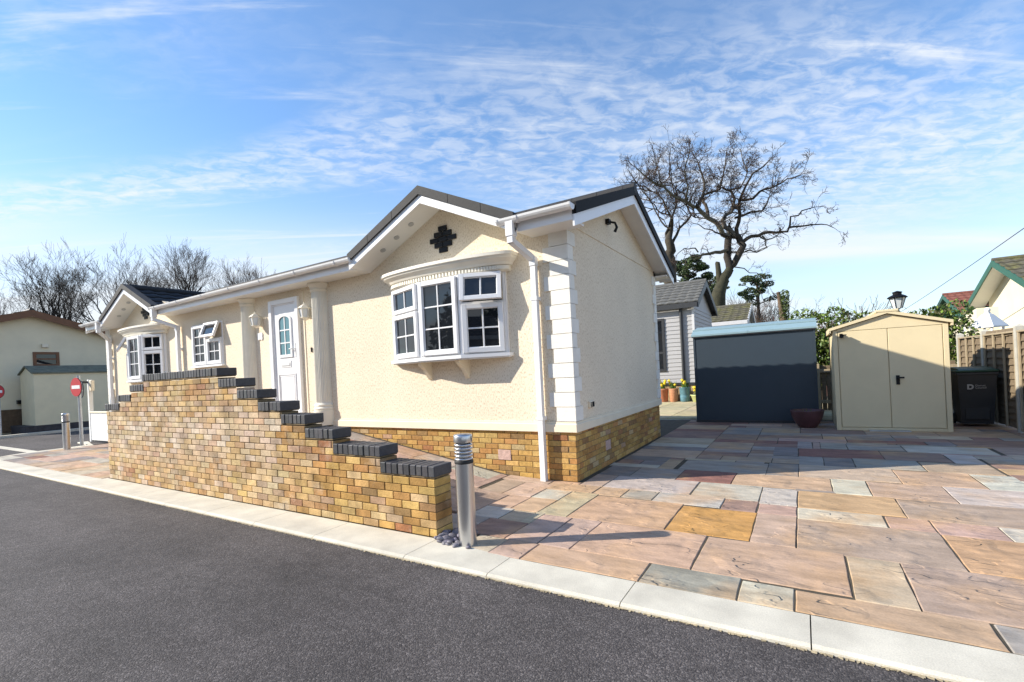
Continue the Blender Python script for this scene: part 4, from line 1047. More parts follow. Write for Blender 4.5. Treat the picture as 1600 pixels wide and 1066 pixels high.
def lantern_post():
    x, y = 4.40, 9.9; t = thing('lamp_post', 'black street style lantern on a post behind the cream shed roof', 'lamp post', (x, y, 0))
    c = (x, y, 0)
    mb = MB(); mb.lathe([(.06, 0), (.06, .4), (.04, .5), (.032, 2.3), (.05, 2.32), (.05, 2.36), (.03, 2.38), (.03, 2.42), (.07, 2.44)], 14, c); p = mb.build('post', MT['black'], t)
    mb = MB(); mb.lathe([(.085, 2.44), (.16, 2.70)], 6, c, False); mb.build('lamp_glass', MT['lamp_glass'], t)
    mb = MB()
    for k in range(6): a = 2*math.pi*k/6; mb.tube([(x+.087*math.cos(a), y+.087*math.sin(a), 2.44), (x+.163*math.cos(a), y+.163*math.sin(a), 2.70)], .009, 5)
    mb.lathe([(.20, 2.695), (.21, 2.71), (.17, 2.745), (.11, 2.775), (.09, 2.78), (.09, 2.82), (.105, 2.83), (.105, 2.845), (.03, 2.87), (.0, 2.88)], 12, c, False); mb.build('frame', MT['black'], t)
lantern_post()
def white_lantern():
    x, y = 5.86, 9.3; c = (x, y, 0); t = thing('bird_table', 'white bird table with pyramid roof and ball finial behind the fence', 'bird table', c)
    mb = MB(); mb.lathe([(.30, 1.80), (.33, 1.80), (.33, 1.825), (.10, 2.09), (.045, 2.12), (.06, 2.14), (.03, 2.15)], 4, c, False); mb.build('roof', MT['white'], t)
    mb = MB(); mb.blob((x, y, 2.19), (.055, .055, .055), 8, 12, 0); mb.build('finial', MT['white'], t)
    mb = MB()
    for k in range(4): a = math.pi/2*k+.0; mb.tube([(x+.24*math.cos(a), y+.24*math.sin(a), 1.5), (x+.24*math.cos(a), y+.24*math.sin(a), 1.80)], .022, 6)
    mb.cbox(x-.28, x+.28, y-.28, y+.28, 1.45, 1.5, .006); mb.tube([(x, y, 0), (x, y, 1.46)], .05, 8); mb.build('stand', MT['white'], t)
white_lantern()

# ------------------------------------------------------------------ flower pots
def flower_pot(x, y, kind, label):
    rg = random.Random(int((x+20)*100)); c = (x, y, .012); t = thing('flower_pot', label, 'flower pot', c, 'flower pots along the grey house')
    if kind == 'tall': pr, m_, h, r = [(.12, 0), (.14, .02), (.155, .40), (.175, .41), (.175, .47), (.155, .47), (.15, .44)], 'terracotta', .46, .14
    elif kind == 'ornate': pr, m_, h, r = [(.12, 0), (.13, .02), (.16, .3), (.165, .36), (.155, .40), (.18, .46), (.165, .47), (.15, .43)], 'terracotta2', .45, .14
    elif kind == 'blue': pr, m_, h, r = [(.13, 0), (.15, .02), (.165, .2), (.15, .23), (.165, .26), (.175, .48), (.19, .50), (.175, .50), (.165, .46)], 'bluepot', .48, .15
    else: pr, m_, h, r = [(.15, 0), (.17, .02), (.225, .20), (.25, .22), (.25, .25), (.225, .25), (.21, .22)], 'greenpot', .24, .19
    mb = MB(); mb.lathe(pr, 24, c); mb.build('pot', MT[m_], t)
    mb = MB(); mb.lathe([(0, h-.03), (r, h-.03)], 16, c, cap=False); mb.build('soil', MT['soil'], t)
    mb = MB(); fl = MB()
    for k in range(34):
        a = rg.uniform(0, 6.3); q = rg.uniform(0, r*.8); bx, by = x+q*math.cos(a), y+q*math.sin(a); hh = rg.uniform(.15, .30)
        tip = (bx+rg.uniform(-.08, .08), by+rg.uniform(-.08, .08), h+hh); mb.col(jitc((.09, .17, .03), .3, rg)); mb.tube([(bx, by, h-.04), ((bx+tip[0])/2, (by+tip[1])/2, h+hh*.55), tip], [.010, .009, .002], 4)
    for k in range(7 if kind in ('tall', 'bowl') else 3):
        p = (x+rg.uniform(-.13, .13), y+rg.uniform(-.14, .02), h+rg.uniform(.14, .32))
        fl.blob(p, (.05, .035, .05), 5, 7, .35, rg)
    mb.build('leaves', MT['leaf'], t, fix=False); fl.build('blooms', YEL, t)
YEL = mat('daffodil_yellow', (.75, .55, .02), .6, .15)
flower_pot(-1.92, 12.0, 'tall', 'terracotta pot of yellow daffodils by the corner of the park home')
flower_pot(-1.58, 12.02, 'ornate', 'orange ornate terracotta pot of green leaves left of the blue pot')
flower_pot(-1.20, 12.0, 'blue', 'two tone blue glazed pot of green shoots against the grey house')
flower_pot(-.74, 11.85, 'bowl', 'shallow lime green bowl of daffodils close to the slate blue shed')

# ------------------------------------------------------------------ neighbouring buildings
def gable_house(name, label, cat, xg, sgn, y0, y1, zw, ry, rz, ez, ov, oy, length, wallm, roofm, vergem, soffm, vergeh=.16, extra=None, tiles=7):
    """house whose gable end lies in the plane x=xg facing sgn; roof overhangs by ov at the gable and oy at the eaves"""
    xb = xg-sgn*length; t = thing(name, label, cat, ((xg+xb)/2, (y0+y1)/2, 0))
    ye0, ye1 = y0-oy, y1+oy
    def rz_(y): return rz-(abs(y-ry)/((ry-ye0) if y < ry else (ye1-ry)))*(rz-ez)
    mb = MB(); mb.prism([(y0, -.1), (y1, -.1), (y1, rz_(y1)-.02), (ry, rz-.03), (y0, rz_(y0)-.02)], lambda a, b, c: (c, a, b), min(xg, xb), max(xg, xb)); w = mb.build('wall', wallm, t)
    xv = xg+sgn*ov; rf = MB(); L_ = abs(xv-xb)+ov; xs = min(xv, xb-sgn*ov)
    tile_slope(rf, (xs, ye0, ez+.05), (1, 0, 0), (0, ry-ye0, rz-ez), L_, tiles, (0, -(rz-ez), ry-ye0), step=.03, seg=.1)
    tile_slope(rf, (xs, ye1, ez+.05), (1, 0, 0), (0, ry-ye1, rz-ez), L_, tiles, (0, (rz-ez), ye1-ry), step=.03, seg=.1)
    r_ = rf.build('roof', roofm, t)
    mb = MB(); mb.tube([(xs, ry, rz+.06), (xs+L_, ry, rz+.06)], .09, 8); mb.build('ridge', roofm, r_)
    sf = MB(); vg = MB()
    for ya in (ye0, ye1):
        for m_, x0, x1, l0, l1 in ((sf, xg+sgn*.003, xv-sgn*.03, -.03, .0), (vg, xv-sgn*.03, xv+sgn*.01, -vergeh, .07)):
            q = m_.add([(x0, ya, ez+l0), (x1, ya, ez+l0), (x1, ry, rz+l0), (x0, ry, rz+l0), (x0, ya, ez+l1), (x1, ya, ez+l1), (x1, ry, rz+l1), (x0, ry, rz+l1)])
            for f in ((0, 1, 2, 3), (4, 5, 6, 7), (0, 1, 5, 4), (3, 2, 6, 7), (0, 3, 7, 4), (1, 2, 6, 5)): m_.face([q+k for k in f])
    sf.build('gable_soffit', soffm, t); vg.build('bargeboard', vergem, t)
    mb = MB()
    for ya, s in ((ye0, -1), (ye1, 1)): mb.box(xs+.03, xs+L_-.03, min(ya, ya+s*.03), max(ya, ya+s*.03), ez-.14, ez+.03)
    mb.build('fascia', vergem, t)
    return t
# grey clad lodge behind
g = gable_house('grey_lodge', 'light grey clad lodge with grey tiled roof behind the park home', 'house', -.87, 1, 12.4, 16.3, 3.4, 14.15, 4.38, 3.42, .22, .22, 9, MT['cladding'], MT['greytile'], MT['anthracite'], MT['anthracite'])
mb = MB(); z = .66
while z < 3.3:       # lapped boards
    h = .145; q = mb.add([(-9.8, 12.372, z), (-.87, 12.372, z), (-.87, 12.392, z+h), (-9.8, 12.392, z+h), (-9.8, 12.395, z), (-.87, 12.395, z)]); mb.face((q, q+1, q+2, q+3)); mb.face((q, q+1, q+5, q+4))
    q = mb.add([(-.845, 12.4, z), (-.845, 16.3, z), (-.862, 16.3, z+h), (-.862, 12.4, z+h), (-.868, 12.4, z), (-.868, 16.3, z)]); mb.face((q, q+1, q+2, q+3)); mb.face((q, q+1, q+5, q+4)); z += h
mb.build('cladding_boards', MT['cladding'], g)
mb = MB(); mb.box(-9.8, -.86, 12.385, 12.405, -.05, .56); mb.build('plinth', MT['brick'] if False else mat('buff_plinth', (.40, .29, .16), .9, .25, 12, bump=.4, bscale=30), g)
mb = MB(); mb.box(-9.8, -.85, 12.35, 12.39, .57, .64); mb.build('base_trim', MT['anthracite'], g)
mb = MB(); mb.box(-.915, -.838, 12.362, 12.44, .64, 3.4); mb.build('corner_trim', MT['cladding_trim'], g)
mb = MB(); mb.tube([(-1.27, 12.32, 0), (-1.27, 12.32, 3.35)], .055, 8); mb.build('downpipe', MT['anthracite'], g)
mb = MB(); frg = frame((-2.75, 12.37, 0), (1, 0, 0), (0, -1, 0)); bars(mb, frg, 0, .88, 1.08, 3.0, .09, -.02, .03); mb.box(.09, .79, -.01, .025, 1.72, 1.80, frg); wn = mb.build('window', MT['anthracite'], g)
mb = MB(); mb.box(.08, .80, -.005, .005, 1.15, 2.93, frg); mb.build('pane', MT['glass'], wn)
# mossy roofed home beyond it
gable_house('mossy_roof_home', 'small home with mossy tiled roof beyond the grey lodge', 'house', .15, 1, 18.6, 22.6, 3.0, 20.6, 3.98, 3.12, .2, .2, 8, MT['cladding'], MT['mosstile'], MT['cladding_trim'], MT['cladding_trim'], .12)
# right hand bungalow
gable_house('green_verge_bungalow', 'cream bungalow with green verge and mossy roof beyond the fence', 'house', 9.15, -1, 16.5, 22.5, 3.2, 19.45, 4.55, 3.15, .62, .55, 9, MT['creamwall'], MT['mosstile'], MT['greenpaint'], MT['soffit'], .17)
t = gable_house('red_roof_bungalow', 'bungalow with red tiled roof and green gable behind the cream one', 'house', 9.35, -1, 26.2, 32.0, 3.0, 29.0, 4.28, 3.05, .4, .5, 8, MT['creamwall'], MT['redtile'], MT['greenpaint'], MT['greenpaint'], .15)
mb = MB(); mb.prism([(26.3, 3.0), (31.9, 3.0), (29.0, 4.1)], lambda a, b, c: (c, a, b), 9.33, 9.348); mb.build('gable_boards', MT['greenpaint'], t)
t = thing('cream_annexe', 'low cream annexe with small white window behind the white bird table', 'outbuilding', (9.0, 22.6, 0))
mb = MB(); mb.prism([(21.4, -.1), (24.6, -.1), (24.6, 2.55), (23.6, 2.75), (21.4, 3.0)], lambda a, b, c: (c, a, b), 8.5, 9.6); mb.build('wall', MT['creamwall'], t)
fra = frame((8.5, 23.9, 0), (0, -1, 0), (-1, 0, 0)); mb = MB(); bars(mb, fra, 0, .8, 1.75, 2.35, .07, -.02, .03); mb.box(.37, .43, -.01, .028, 1.8, 2.3, fra); w_ = mb.build('window', MT['white'], t)
mb = MB(); mb.box(.05, .75, .0, .012, 1.8, 2.3, fra); mb.build('pane', MT['glass'], w_)
# left hand neighbour across the side road
t = gable_house('cream_neighbour_home', 'cream home with brown fascia and brown window across the side road', 'house', -24.2, 1, -2.2, 4.5, 4.0, 1.05, 4.72, 3.55, .35, .35, 9, MT['neighbour'], MT['rooftile'], MT['brownwood'], MT['brownwood'], .2)
frn = frame((-24.2, 1.08, 0), (0, 1, 0), (1, 0, 0)); mb = MB(); bars(mb, frn, 0, .80, 2.52, 3.12, .10, -.02, .04); mb.box(.1, .7, -.01, .03, 2.80, 2.86, frn); w_ = mb.build('window', MT['brownwood'], t)
mb = MB(); mb.box(.08, .72, .0, .012, 2.6, 3.06, frn); mb.build('pane', MT['glass'], w_)
mb = MB(); mb.box(-24.19, -24.16, -2.2, 4.5, -.05, .85); mb.build('plinth', MT['brownplinth'], t)
mb = MB(); mb.box(-24.2, -24.05, .55, .85, 1.05, 1.2); mb.build('meter_box', MT['black'], t)
mb = MB(); mb.cbox(-24.2, -24.10, 1.35, 1.55, 3.30, 3.45, .01); mb.build('vent_cover', MT['trim'], t)
def neighbour_shed():
    t = thing('long_cream_shed', 'long cream storage shed with green-grey roof in front of the neighbour home', 'shed', (-22.6, 3.0, 0))
    x0, x1, y0, y1 = -23.9, -22.3, .62, 5.6
    mb = MB(); mb.prism([(x0, .22), (x1, .22), (x1, 2.18), ((x0+x1)/2, 2.45), (x0, 2.18)], lambda a, b, c: (a, c, b), y0, y1); mb.build('body', mat('warm_cream_panel', (.82, .72, .49), .7, .04, 3), t)
    mb = MB()
    for s in (1, -1):
        xe = x1+.06 if s == 1 else x0-.06; xm = (x0+x1)/2
        q = mb.add([(xe, y0-.06, 2.165), (xm, y0-.06, 2.46), (xm, y1, 2.46), (xe, y1, 2.165), (xe, y0-.06, 2.215), (xm, y0-.06, 2.51), (xm, y1, 2.51), (xe, y1, 2.215)])
        for f in ((0, 1, 2, 3), (4, 5, 6, 7), (0, 1, 5, 4), (3, 2, 6, 7), (0, 3, 7, 4), (1, 2, 6, 5)): mb.face([q+k for k in f])
    mb.build('roof', mat('moss_grey_felt', (.17, .17, .12), .9, .3, 6), t)
    mb = MB(); mb.box(x0-.1, x1+.12, y0-.3, y1, -.1, .219); mb.build('plinth', MT['grime'], t)
neighbour_shed()

# ------------------------------------------------------------------ signs and gate on the left
def no_entry(loc, n, label, zc=1.52):
    t = thing('no_entry_sign', label, 'road sign', loc, 'no entry signs at the side road'); x, y = loc[0], loc[1]
    n = Vector(n).normalized(); u = Vector((-n.y, n.x, 0))
    mb = MB(); mb.tube([(x, y, -.05), (x, y, 1.82)], .038, 12); mb.build('post', MT['galv'], t)
    fr = frame((x+n.x*.06, y+n.y*.06, zc), u, n)
    circ = [(.245*math.cos(2*math.pi*k/40), .245*math.sin(2*math.pi*k/40)) for k in range(40)]
    mb = MB(); mb.prism(circ, lambda a, b, c: fr(a, c, b), .006, .012); d = mb.build('disc', MT['red'], t)
    mb = MB(); mb.prism([(a*1.0, b*1.0) for a, b in circ], lambda a, b, c: fr(a, c, b), -.012, .0055); mb.build('backing', MT['anthracite'], t)
    mb = MB(); mb.box(-.185, .185, .0122, .0145, -.045, .045, fr); mb.build('bar', MT['white'], t)
    mb = MB(); mb.cbox(-.06, .06, -.10, -.0125, .08, .12, .004, fr); mb.cbox(-.06, .06, -.10, -.0125, -.12, -.08, .004, fr); mb.build('bracket', MT['galv'], t)
    return t
s1 = no_entry((-13.98, -.47, 0), (.156, -.988, 0), 'red no entry sign on a grey post beside the white gate')
s2 = no_entry((-21.5, -.46, 0), (.60, -.80, 0), 'red no entry sign cut by the picture edge across the side road', 1.55)
t = thing('white_gate', 'white low panel gate with slim post and cream lamp at the drive corner', 'gate', (-14.2, 0, 0))
mb = MB(); mb.cbox(-14.68, -13.50, -.05, -.0, .03, .79, .006); mb.build('panel', MT['white'], t)
mb = MB(); mb.cbox(-14.70, -13.48, -.075, .02, .79, .83, .006); mb.build('top_rail', MT['trim'], t)
mb = MB(); mb.cbox(-14.80, -14.70, -.06, .03, -.02, 1.72, .006); mb.build('post', MT['white'], t)
mb = MB(); mb.cbox(-14.69, -14.55, -.05, .03, 1.40, 1.70, .01); mb.build('lamp', MT['trim'], t)
t = thing('sign_back', 'dark round sign seen from behind on the white gate post', 'road sign', (-14.75, -.06, 0))
n_ = Vector((.1, .99, 0)).normalized(); frs_ = frame((-14.55, -.26, 1.46), (-n_.y, n_.x, 0), n_)
circ = [(.23*math.cos(2*math.pi*k/32), .23*math.sin(2*math.pi*k/32)) for k in range(32)]
mb = MB(); mb.prism(circ, lambda a, b, c: frs_(a, c, b), -.01, .01); mb.build('disc', MT['anthracite'], t)
mb = MB(); mb.cbox(-14.76, -14.5, -.24, -.20, 1.62, 1.68, .004); mb.cbox(-14.78, -14.72, -.24, -.06, 1.62, 1.68, .004); mb.build('bracket', MT['anthracite'], t)
t = thing('compost_bin', 'dark grey rounded compost bin behind the white gate panel', 'compost bin', (-15.2, 2.1, 0))
mb = MB(); mb.lathe([(.40, 0), (.42, .05), (.36, .75), (.30, .98)], 24, (-15.3, 1.9, 0)); mb.build('body', MT['grime'], t)
mb = MB(); mb.lathe([(.32, .98), (.33, 1.0), (.30, 1.06), (.18, 1.13), (0, 1.15)], 24, (-15.3, 1.9, 0), cap=False); mb.build('lid', MT['binplastic'], t)

# ------------------------------------------------------------------ cables
def cable(a, b, sag, r, label):
    a, b = Vector(a), Vector(b); mb = MB(); mb.tube([a.lerp(b, i/24)-Vector((0, 0, sag*4*(i/24)*(1-i/24))) for i in range(25)], r, 5); return tag(mb.build('overhead_cable', MT['wire']), label, 'cable', 'overhead cables')
cable(ray(1680, 300, 13), ray(1400, 492, 42), .10, .014, 'dark overhead cable passing in front of the green verge peak')
cable(ray(1640, 455, 11), ray(1490, 545, 24), .05, .008, 'thin lower cable crossing the cream bungalow gable')

# ------------------------------------------------------------------ trees
BARK = [(.060, .048, .034), (.095, .080, .056), (.038, .030, .022), (.12, .105, .078)]
class Tree:
    def __init__(s, seed, twigcol, barkcol=BARK, minr=.004, t0=.35): s.m = minr; s.t0 = t0; s.r = random.Random(seed); s.t = MB(); s.c = MB(); s.tc = twigcol; s.bc = barkcol
    def limb(s, pts, r0, r1, n=7, wob=.0):
        k = len(pts); rad = [r0+(r1-r0)*(i/(k-1)) for i in range(k)]
        s.t.col(jitc(s.r.choice(s.bc), .15, s.r)); s.t.tube(pts, rad, n, cap=True)
    def grow(s, p, d, L_, r, lev, up=.12, spread=.62, wob=.28, nmin=4):
        """one branch and its offspring"""
        rg = s.r; n = max(3, int(5-lev*.4)); pts = [Vector(p)]; dd = Vector(d).normalized()
        for i in range(n):
            dd = (dd+Vector((rg.gauss(0, wob), rg.gauss(0, wob), rg.gauss(0, wob)+up))).normalized(); pts.append(pts[-1]+dd*L_/n)
        rad = [max(r*(1-.62*i/n), s.m) for i in range(n+1)]
        m_ = s.t if r > .045 else s.c; m_.col(jitc(s.r.choice(s.bc if r > .045 else s.tc), .2, rg)); m_.tube(pts, rad, 5 if r > .03 else 3, cap=False)
        if lev <= 0: return
        k = rg.choice([2, 3, 3, 4])
        for i in range(k):
            t = rg.uniform(s.t0, 1.0) if i else 1.0; j = min(n-1, int(t*n)); q = pts[j].lerp(pts[j+1], t*n-j) if t < 1 else pts[-1]
            ax = Vector((rg.gauss(0, 1), rg.gauss(0, 1), rg.gauss(0, 1))).normalized(); base = (pts[min(j+1, n)]-pts[max(j-1, 0)]).normalized()
            nd = (base+(ax-base*ax.dot(base)).normalized()*rg.uniform(.4, 1.0)*spread*1.3).normalized()
            s.grow(q, nd, L_*rg.uniform(.58, .8), rad[j]*rg.uniform(.55, .75), lev-1, up, spread, wob)
    def done(s, name, label, group=None, loc=(0, 0, 0)):
        t = thing(name, label, 'tree', loc, group); s.t.build('trunk', MT['bark'], t, fix=False); s.c.build('crown', MT['twig'], t, fix=False); return t
TW = [(.060, .040, .028), (.095, .058, .040), (.040, .029, .021)]
def big_oak():
    T = Tree(5, TW, BARK, .0085); rg = T.r; D = 28.
    Z = 3.5525
    def P(pl, d0, d1, jit=.35):
        k = len(pl); out = []
        for i, (a, b) in enumerate(pl): out.append(ray(960+a/Z, 200+b/Z, D+d0+(d1-d0)*(i/(k-1))+rg.uniform(-jit, jit)*(0 if i == 0 else 1)))
        # smooth by inserting wobbling midpoints
        o2 = [out[0]]
        for a, b in zip(out[:-1], out[1:]): o2 += [a.lerp(b, .5)+Vector((rg.gauss(0, .05), rg.gauss(0, .05), rg.gauss(0, .05))), b]
        return o2
    px = D/740/Z      # metres per zoomed pixel
    base = ray(960+575/Z, 200+960/Z, D)
    keep = T.bc; T.bc = [(.040, .038, .020)]
    T.limb([Vector((base.x-.1, base.y, -.1)), base]+P([(575, 960), (588, 890), (608, 830), (640, 785)], 0, 0, 0)[1:], .44, 22*px, 10)
    T.limb(P([(585, 880), (580, 820), (576, 780), (574, 745)], 0, .2, 0), 17*px, 12*px, 8)
    T.bc = keep
    limbs = [
     ([(640, 785), (625, 720), (628, 660), (636, 605)], 20, 19, 0, .3),
     ([(645, 770), (690, 705), (716, 655), (695, 620), (668, 600)], 18, 17, 0, .2),
     ([(636, 605), (590, 560), (520, 500), (460, 440), (400, 410), (330, 380), (270, 322), (200, 290), (122, 222)], 15, 3, .3, -1.5),
     ([(460, 440), (488, 380), (500, 300), (470, 215), (440, 150)], 9, 2, -.5, .5),
     ([(520, 500), (505, 425), (488, 375), (585, 342), (605, 255), (622, 135)], 10, 3, 0, 1.5),
     ([(668, 600), (612, 550), (600, 512), (648, 470), (666, 392), (642, 345), (600, 330)], 13, 5, .2, 1.),
     ([(640, 345), (700, 330), (740, 240), (700, 120)], 6, 2, 1, 2.5),
     ([(680, 600), (690, 520), (690, 440), (705, 375), (770, 250), (850, 190)], 12, 3, .2, -2),
     ([(668, 500), (760, 466), (820, 460), (850, 412), (872, 372)], 7, 2.5, 0, -1),
     ([(700, 400), (770, 392), (830, 342), (900, 320), (960, 282), (1030, 262)], 8, 2, -.8, -2.5),
     ([(714, 632), (760, 602), (830, 582), (900, 582), (960, 576), (978, 492), (1040, 460), (1112, 440)], 11, 2, .1, -1.5),
     ([(968, 552), (1050, 545), (1150, 535), (1220, 556)], 6, 1.5, -1, -1.4),
     ([(800, 596), (842, 622), (900, 602), (945, 578)], 5, 1.5, -.2, -1),
     ([(820, 600), (838, 640), (850, 662), (790, 692), (730, 690)], 3.5, 1.5, -.2, -.4),
     ([(620, 680), (560, 690), (500, 702), (450, 712)], 11, 4, 0, -1), ([(465, 690), (430, 668), (390, 668), (348, 702)], 4, 1.5, -.9, -1.5),
     ([(640, 690), (720, 690), (790, 690), (850, 660)], 5, 2, 0, .6),
     ([(650, 770), (720, 780), (790, 805), (850, 860)], 3.5, 1.5, .2, .8),
     ([(400, 410), (410, 330), (390, 230), (420, 130)], 6, 2, -.6, -1.5), ([(270, 322), (250, 260), (230, 190)], 4, 1.5, -1, -1.8),
     ([(640, 605), (560, 580), (500, 560), (440, 530)], 5, 1.5, .2, -1)]
    for pl, r0, r1, d0, d1 in limbs:
        pts = P(pl, d0, d1, .12); T.limb(pts, r0*px, r1*px, 7)
        n = len(pts); Lsum = sum((pts[i+1]-pts[i]).length for i in range(n-1))
        crownish = min(p.z for p in pts[n//2:]) > 9.3
        k = int(Lsum*(3.8 if crownish else 1.6))
        for _ in range(k):
            t = rg.uniform(.3, 1)*(n-1); j = min(int(t), n-2); q = pts[j].lerp(pts[j+1], t-j); rr = (r0+(r1-r0)*t/(n-1))*px
            dd = (pts[j+1]-pts[j]).normalized(); ax = Vector((rg.gauss(0, 1), rg.gauss(0, 1), rg.gauss(0, .8)+.35))
            T.grow(q, dd*.5+ax*.6, rg.uniform(.38, .9) if crownish else rg.uniform(.35, .8), min(rr*.5, .045), 3 if crownish else 2, .05, .7, .36)
        T.grow(pts[-1], pts[-1]-pts[-2], .6, r1*px*.9, 3, .05, .7, .34)
    T.done('bare_oak', 'huge bare oak with forked trunk and twisting limbs behind the grey lodge', loc=(base.x, base.y, 0))
big_oak()
def second_tree():
    T = Tree(9, TW, BARK, .008); rg = T.r; D = 33.; Z = 3.5525; px = D/740/Z
    def P(pl): 
        o = [ray(960+a/Z, 200+b/Z, D+rg.uniform(-.4, .4)) for a, b in pl]; o2 = [o[0]]
        for a, b in zip(o[:-1], o[1:]): o2 += [a.lerp(b, .5)+Vector((rg.gauss(0, .06), rg.gauss(0, .06), rg.gauss(0, .06))), b]
        return o2
    top = P([(305, 730), (316, 680), (300, 625), (312, 570), (318, 500)]); b = top[0]
    T.limb([Vector((b.x, b.y, -.1))]+top, .45, 9*px, 8)
    for pl, r0, r1 in [([(316, 650), (345, 595), (400, 520), (425, 480), (400, 430), (380, 330)], 9, 2.5), ([(300, 625), (285, 585), (325, 500), (290, 480), (230, 450), (170, 440)], 7, 2),
                       ([(318, 500), (345, 430), (330, 350), (300, 250)], 7, 2), ([(318, 500), (270, 400), (200, 350), (140, 330)], 6, 1.5), ([(310, 560), (260, 520), (200, 400), (120, 300), (20, 300)], 5, 1.5), ([(425, 480), (450, 500), (440, 420)], 4, 1.5)]:
        pts = P(pl); T.limb(pts, r0*px, r1*px, 6); n = len(pts)
        for _ in range(9):
            t = rg.uniform(.25, 1)*(n-1); j = min(int(t), n-2); q = pts[j].lerp(pts[j+1], t-j); T.grow(q, (pts[j+1]-pts[j]).normalized()*.5+Vector((rg.gauss(0, 1), rg.gauss(0, 1), rg.gauss(0, .8)+.4))*.6, rg.uniform(.7, 1.7), .04, 3, .06, .7, .34)
    T.done('lichened_tree', 'bare tree rising just behind the gable peak of the park home', loc=(b.x, b.y, 0))
second_tree()
LT = [(.022, .018, .016), (.030, .024, .021), (.016, .013, .012)]
def fan_tree(seed, pxb, pyt, D, width, label, stems=6, lev=4, tw=LT, hb=0.):
    """bare winter tree: stems fanning up from one foot"""
    T = Tree(seed, tw, LT, .0125, .5); rg = T.r; top = ray(pxb, pyt, D); foot = Vector((top.x, top.y, -.2)); Hh = top.z
    w = width*D/740
    T.limb([foot, foot+Vector((0, 0, Hh*.28)), foot+Vector((rg.uniform(-.2, .2), 0, Hh*.40))], .022*Hh+.08, .016*Hh+.05, 8)
    p = foot+Vector((0, 0, Hh*.38))
    for k in range(stems):
        a = rg.uniform(0, 6.3); lean = rg.uniform(.1, 1.)*w/Hh*.8
        st = foot+Vector((0, 0, Hh*rg.uniform(.22, .42)))
        d = Vector((math.cos(a)*lean, math.sin(a)*lean, 1)); T.grow(st, d, Hh*rg.uniform(.26, .32), .015*Hh+.04, lev, .09, .50, .13)
    zs = max(v[2] for v in T.c.v+T.t.v); q = (Hh+.2)/(zs+.2)
    for m_ in (T.t, T.c): m_.v = [(foot.x+(v[0]-foot.x)*q, foot.y+(v[1]-foot.y)*q, foot.z+(v[2]-foot.z)*q) for v in m_.v]
    T.done('bare_tree', label, 'bare trees on the left skyline', (foot.x, foot.y, 0))
fan_tree(31, 82, 382, 58, 85, 'bare bushy tree standing farthest left on the skyline', 9, 5)
fan_tree(32, 190, 364, 55, 115, 'broad bare tree directly behind the left bay gable', 9, 5)
fan_tree(33, 296, 366, 60, 62, 'narrow fan shaped bare tree right of the broad one', 8, 5)
fan_tree(34, 392, 404, 70, 130, 'low rounded bare tree just above the long gutter', 14, 5, [(.045, .033, .028), (.055, .04, .033)])
fan_tree(36, 30, 428, 75, 80, 'small low bare tree at the far left picture edge', 8, 4)
def pine(name, label, px, py_top, py_bot, D, wpx, seed, n, dense=True):
    rg = random.Random(seed); top = ray(px, py_top, D); bot = ray(px, py_bot, D); w = wpx*D/740/2; h = (top.z-bot.z)/2; c = (top+bot)/2
    t = thing(name, label, 'tree', (c.x, c.y, 0)); mb = MB(); mb.col((.06, .045, .032)); mb.tube([(c.x, c.y, -.2), (c.x+.1, c.y, c.z), (c.x, c.y, top.z-.3)], [.16, .11, .03], 8)
    cl = []
    for k in range(46 if dense else 30):
        a = rg.uniform(0, 6.3); f = rg.uniform(-.9, .85); q = rg.uniform(.15, 1)**.6*w*(math.sqrt(1-f*f*.85) if dense else rg.uniform(.35, 1)); z = c.z+f*h; s = rg.uniform(.16, .30)*w
        cc = (c.x+q*math.cos(a), c.y+q*math.sin(a), z); cl.append((cc, (s, s, s*.5))); mb.tube([(c.x, c.y, z-.5*s-.2*q), (c.x+.5*q*math.cos(a), c.y+.5*q*math.sin(a), z-.12*q-.3*s), cc], [.04, .03, .012], 4)
    mb.build('trunk', MT['twig'], t, fix=False)
    mb = MB(); leaf_cloud(mb, cl, n, .17, [(.030, .055, .016), (.050, .085, .022), (.022, .038, .014), (.07, .10, .03)], rg, .8); mb.build('crown', MT['leaf'], t, fix=False)
pine('pine_tree', 'dense dark green pine crown above the grey lodge roof', 1072, 402, 452, 38, 66, 4, 8500)
pine('pine_tree', 'dark evergreen clump low behind the bare oak trunk', 1108, 428, 470, 44, 50, 14, 4500)
pine('pine_tree', 'ragged open pine with bare lower limbs right of the oak', 1182, 428, 478, 40, 66, 6, 3600, False)
def scrub(seed, pxb, pyt, D, w, label, n=7, tw=TW, lev=4):
    T = Tree(seed, tw, BARK, .007 if D > 20 else .004); rg = T.r; top = ray(pxb, pyt, D); Hh = top.z; foot = Vector((top.x, top.y, -.1)); ww = w*D/740
    for k in range(n):
        a = rg.uniform(0, 6.3); T.grow(foot+Vector((rg.uniform(-.5, .5)*ww, rg.uniform(-.3, .3)*ww, 0)), Vector((math.cos(a)*.3, math.sin(a)*.3, 1)), Hh*rg.uniform(.26, .34), .03+.003*Hh, lev, .10, .55, .2)
    zs = max(v[2] for v in T.c.v+T.t.v); q = (Hh+.1)/(zs+.1)
    for m_ in (T.t, T.c): m_.v = [(foot.x+(v[0]-foot.x)*q, foot.y+(v[1]-foot.y)*q, foot.z+(v[2]-foot.z)*q) for v in m_.v]
    t = thing('bare_shrub', label, 'shrub', foot, 'bare shrubs on the skyline'); T.t.build('stems', MT['bark'], t, fix=False); T.c.build('twigs', MT['twig'], t, fix=False)
scrub(51, 1150, 448, 42, 70, 'brown bare scrub under the ragged pine behind the mossy roof', 16, [(.17, .10, .075), (.12, .08, .06)])
scrub(52, 1203, 440, 38, 50, 'pale twiggy scrub beside the ivy clad stump', 13, [(.20, .14, .10), (.15, .10, .07)])
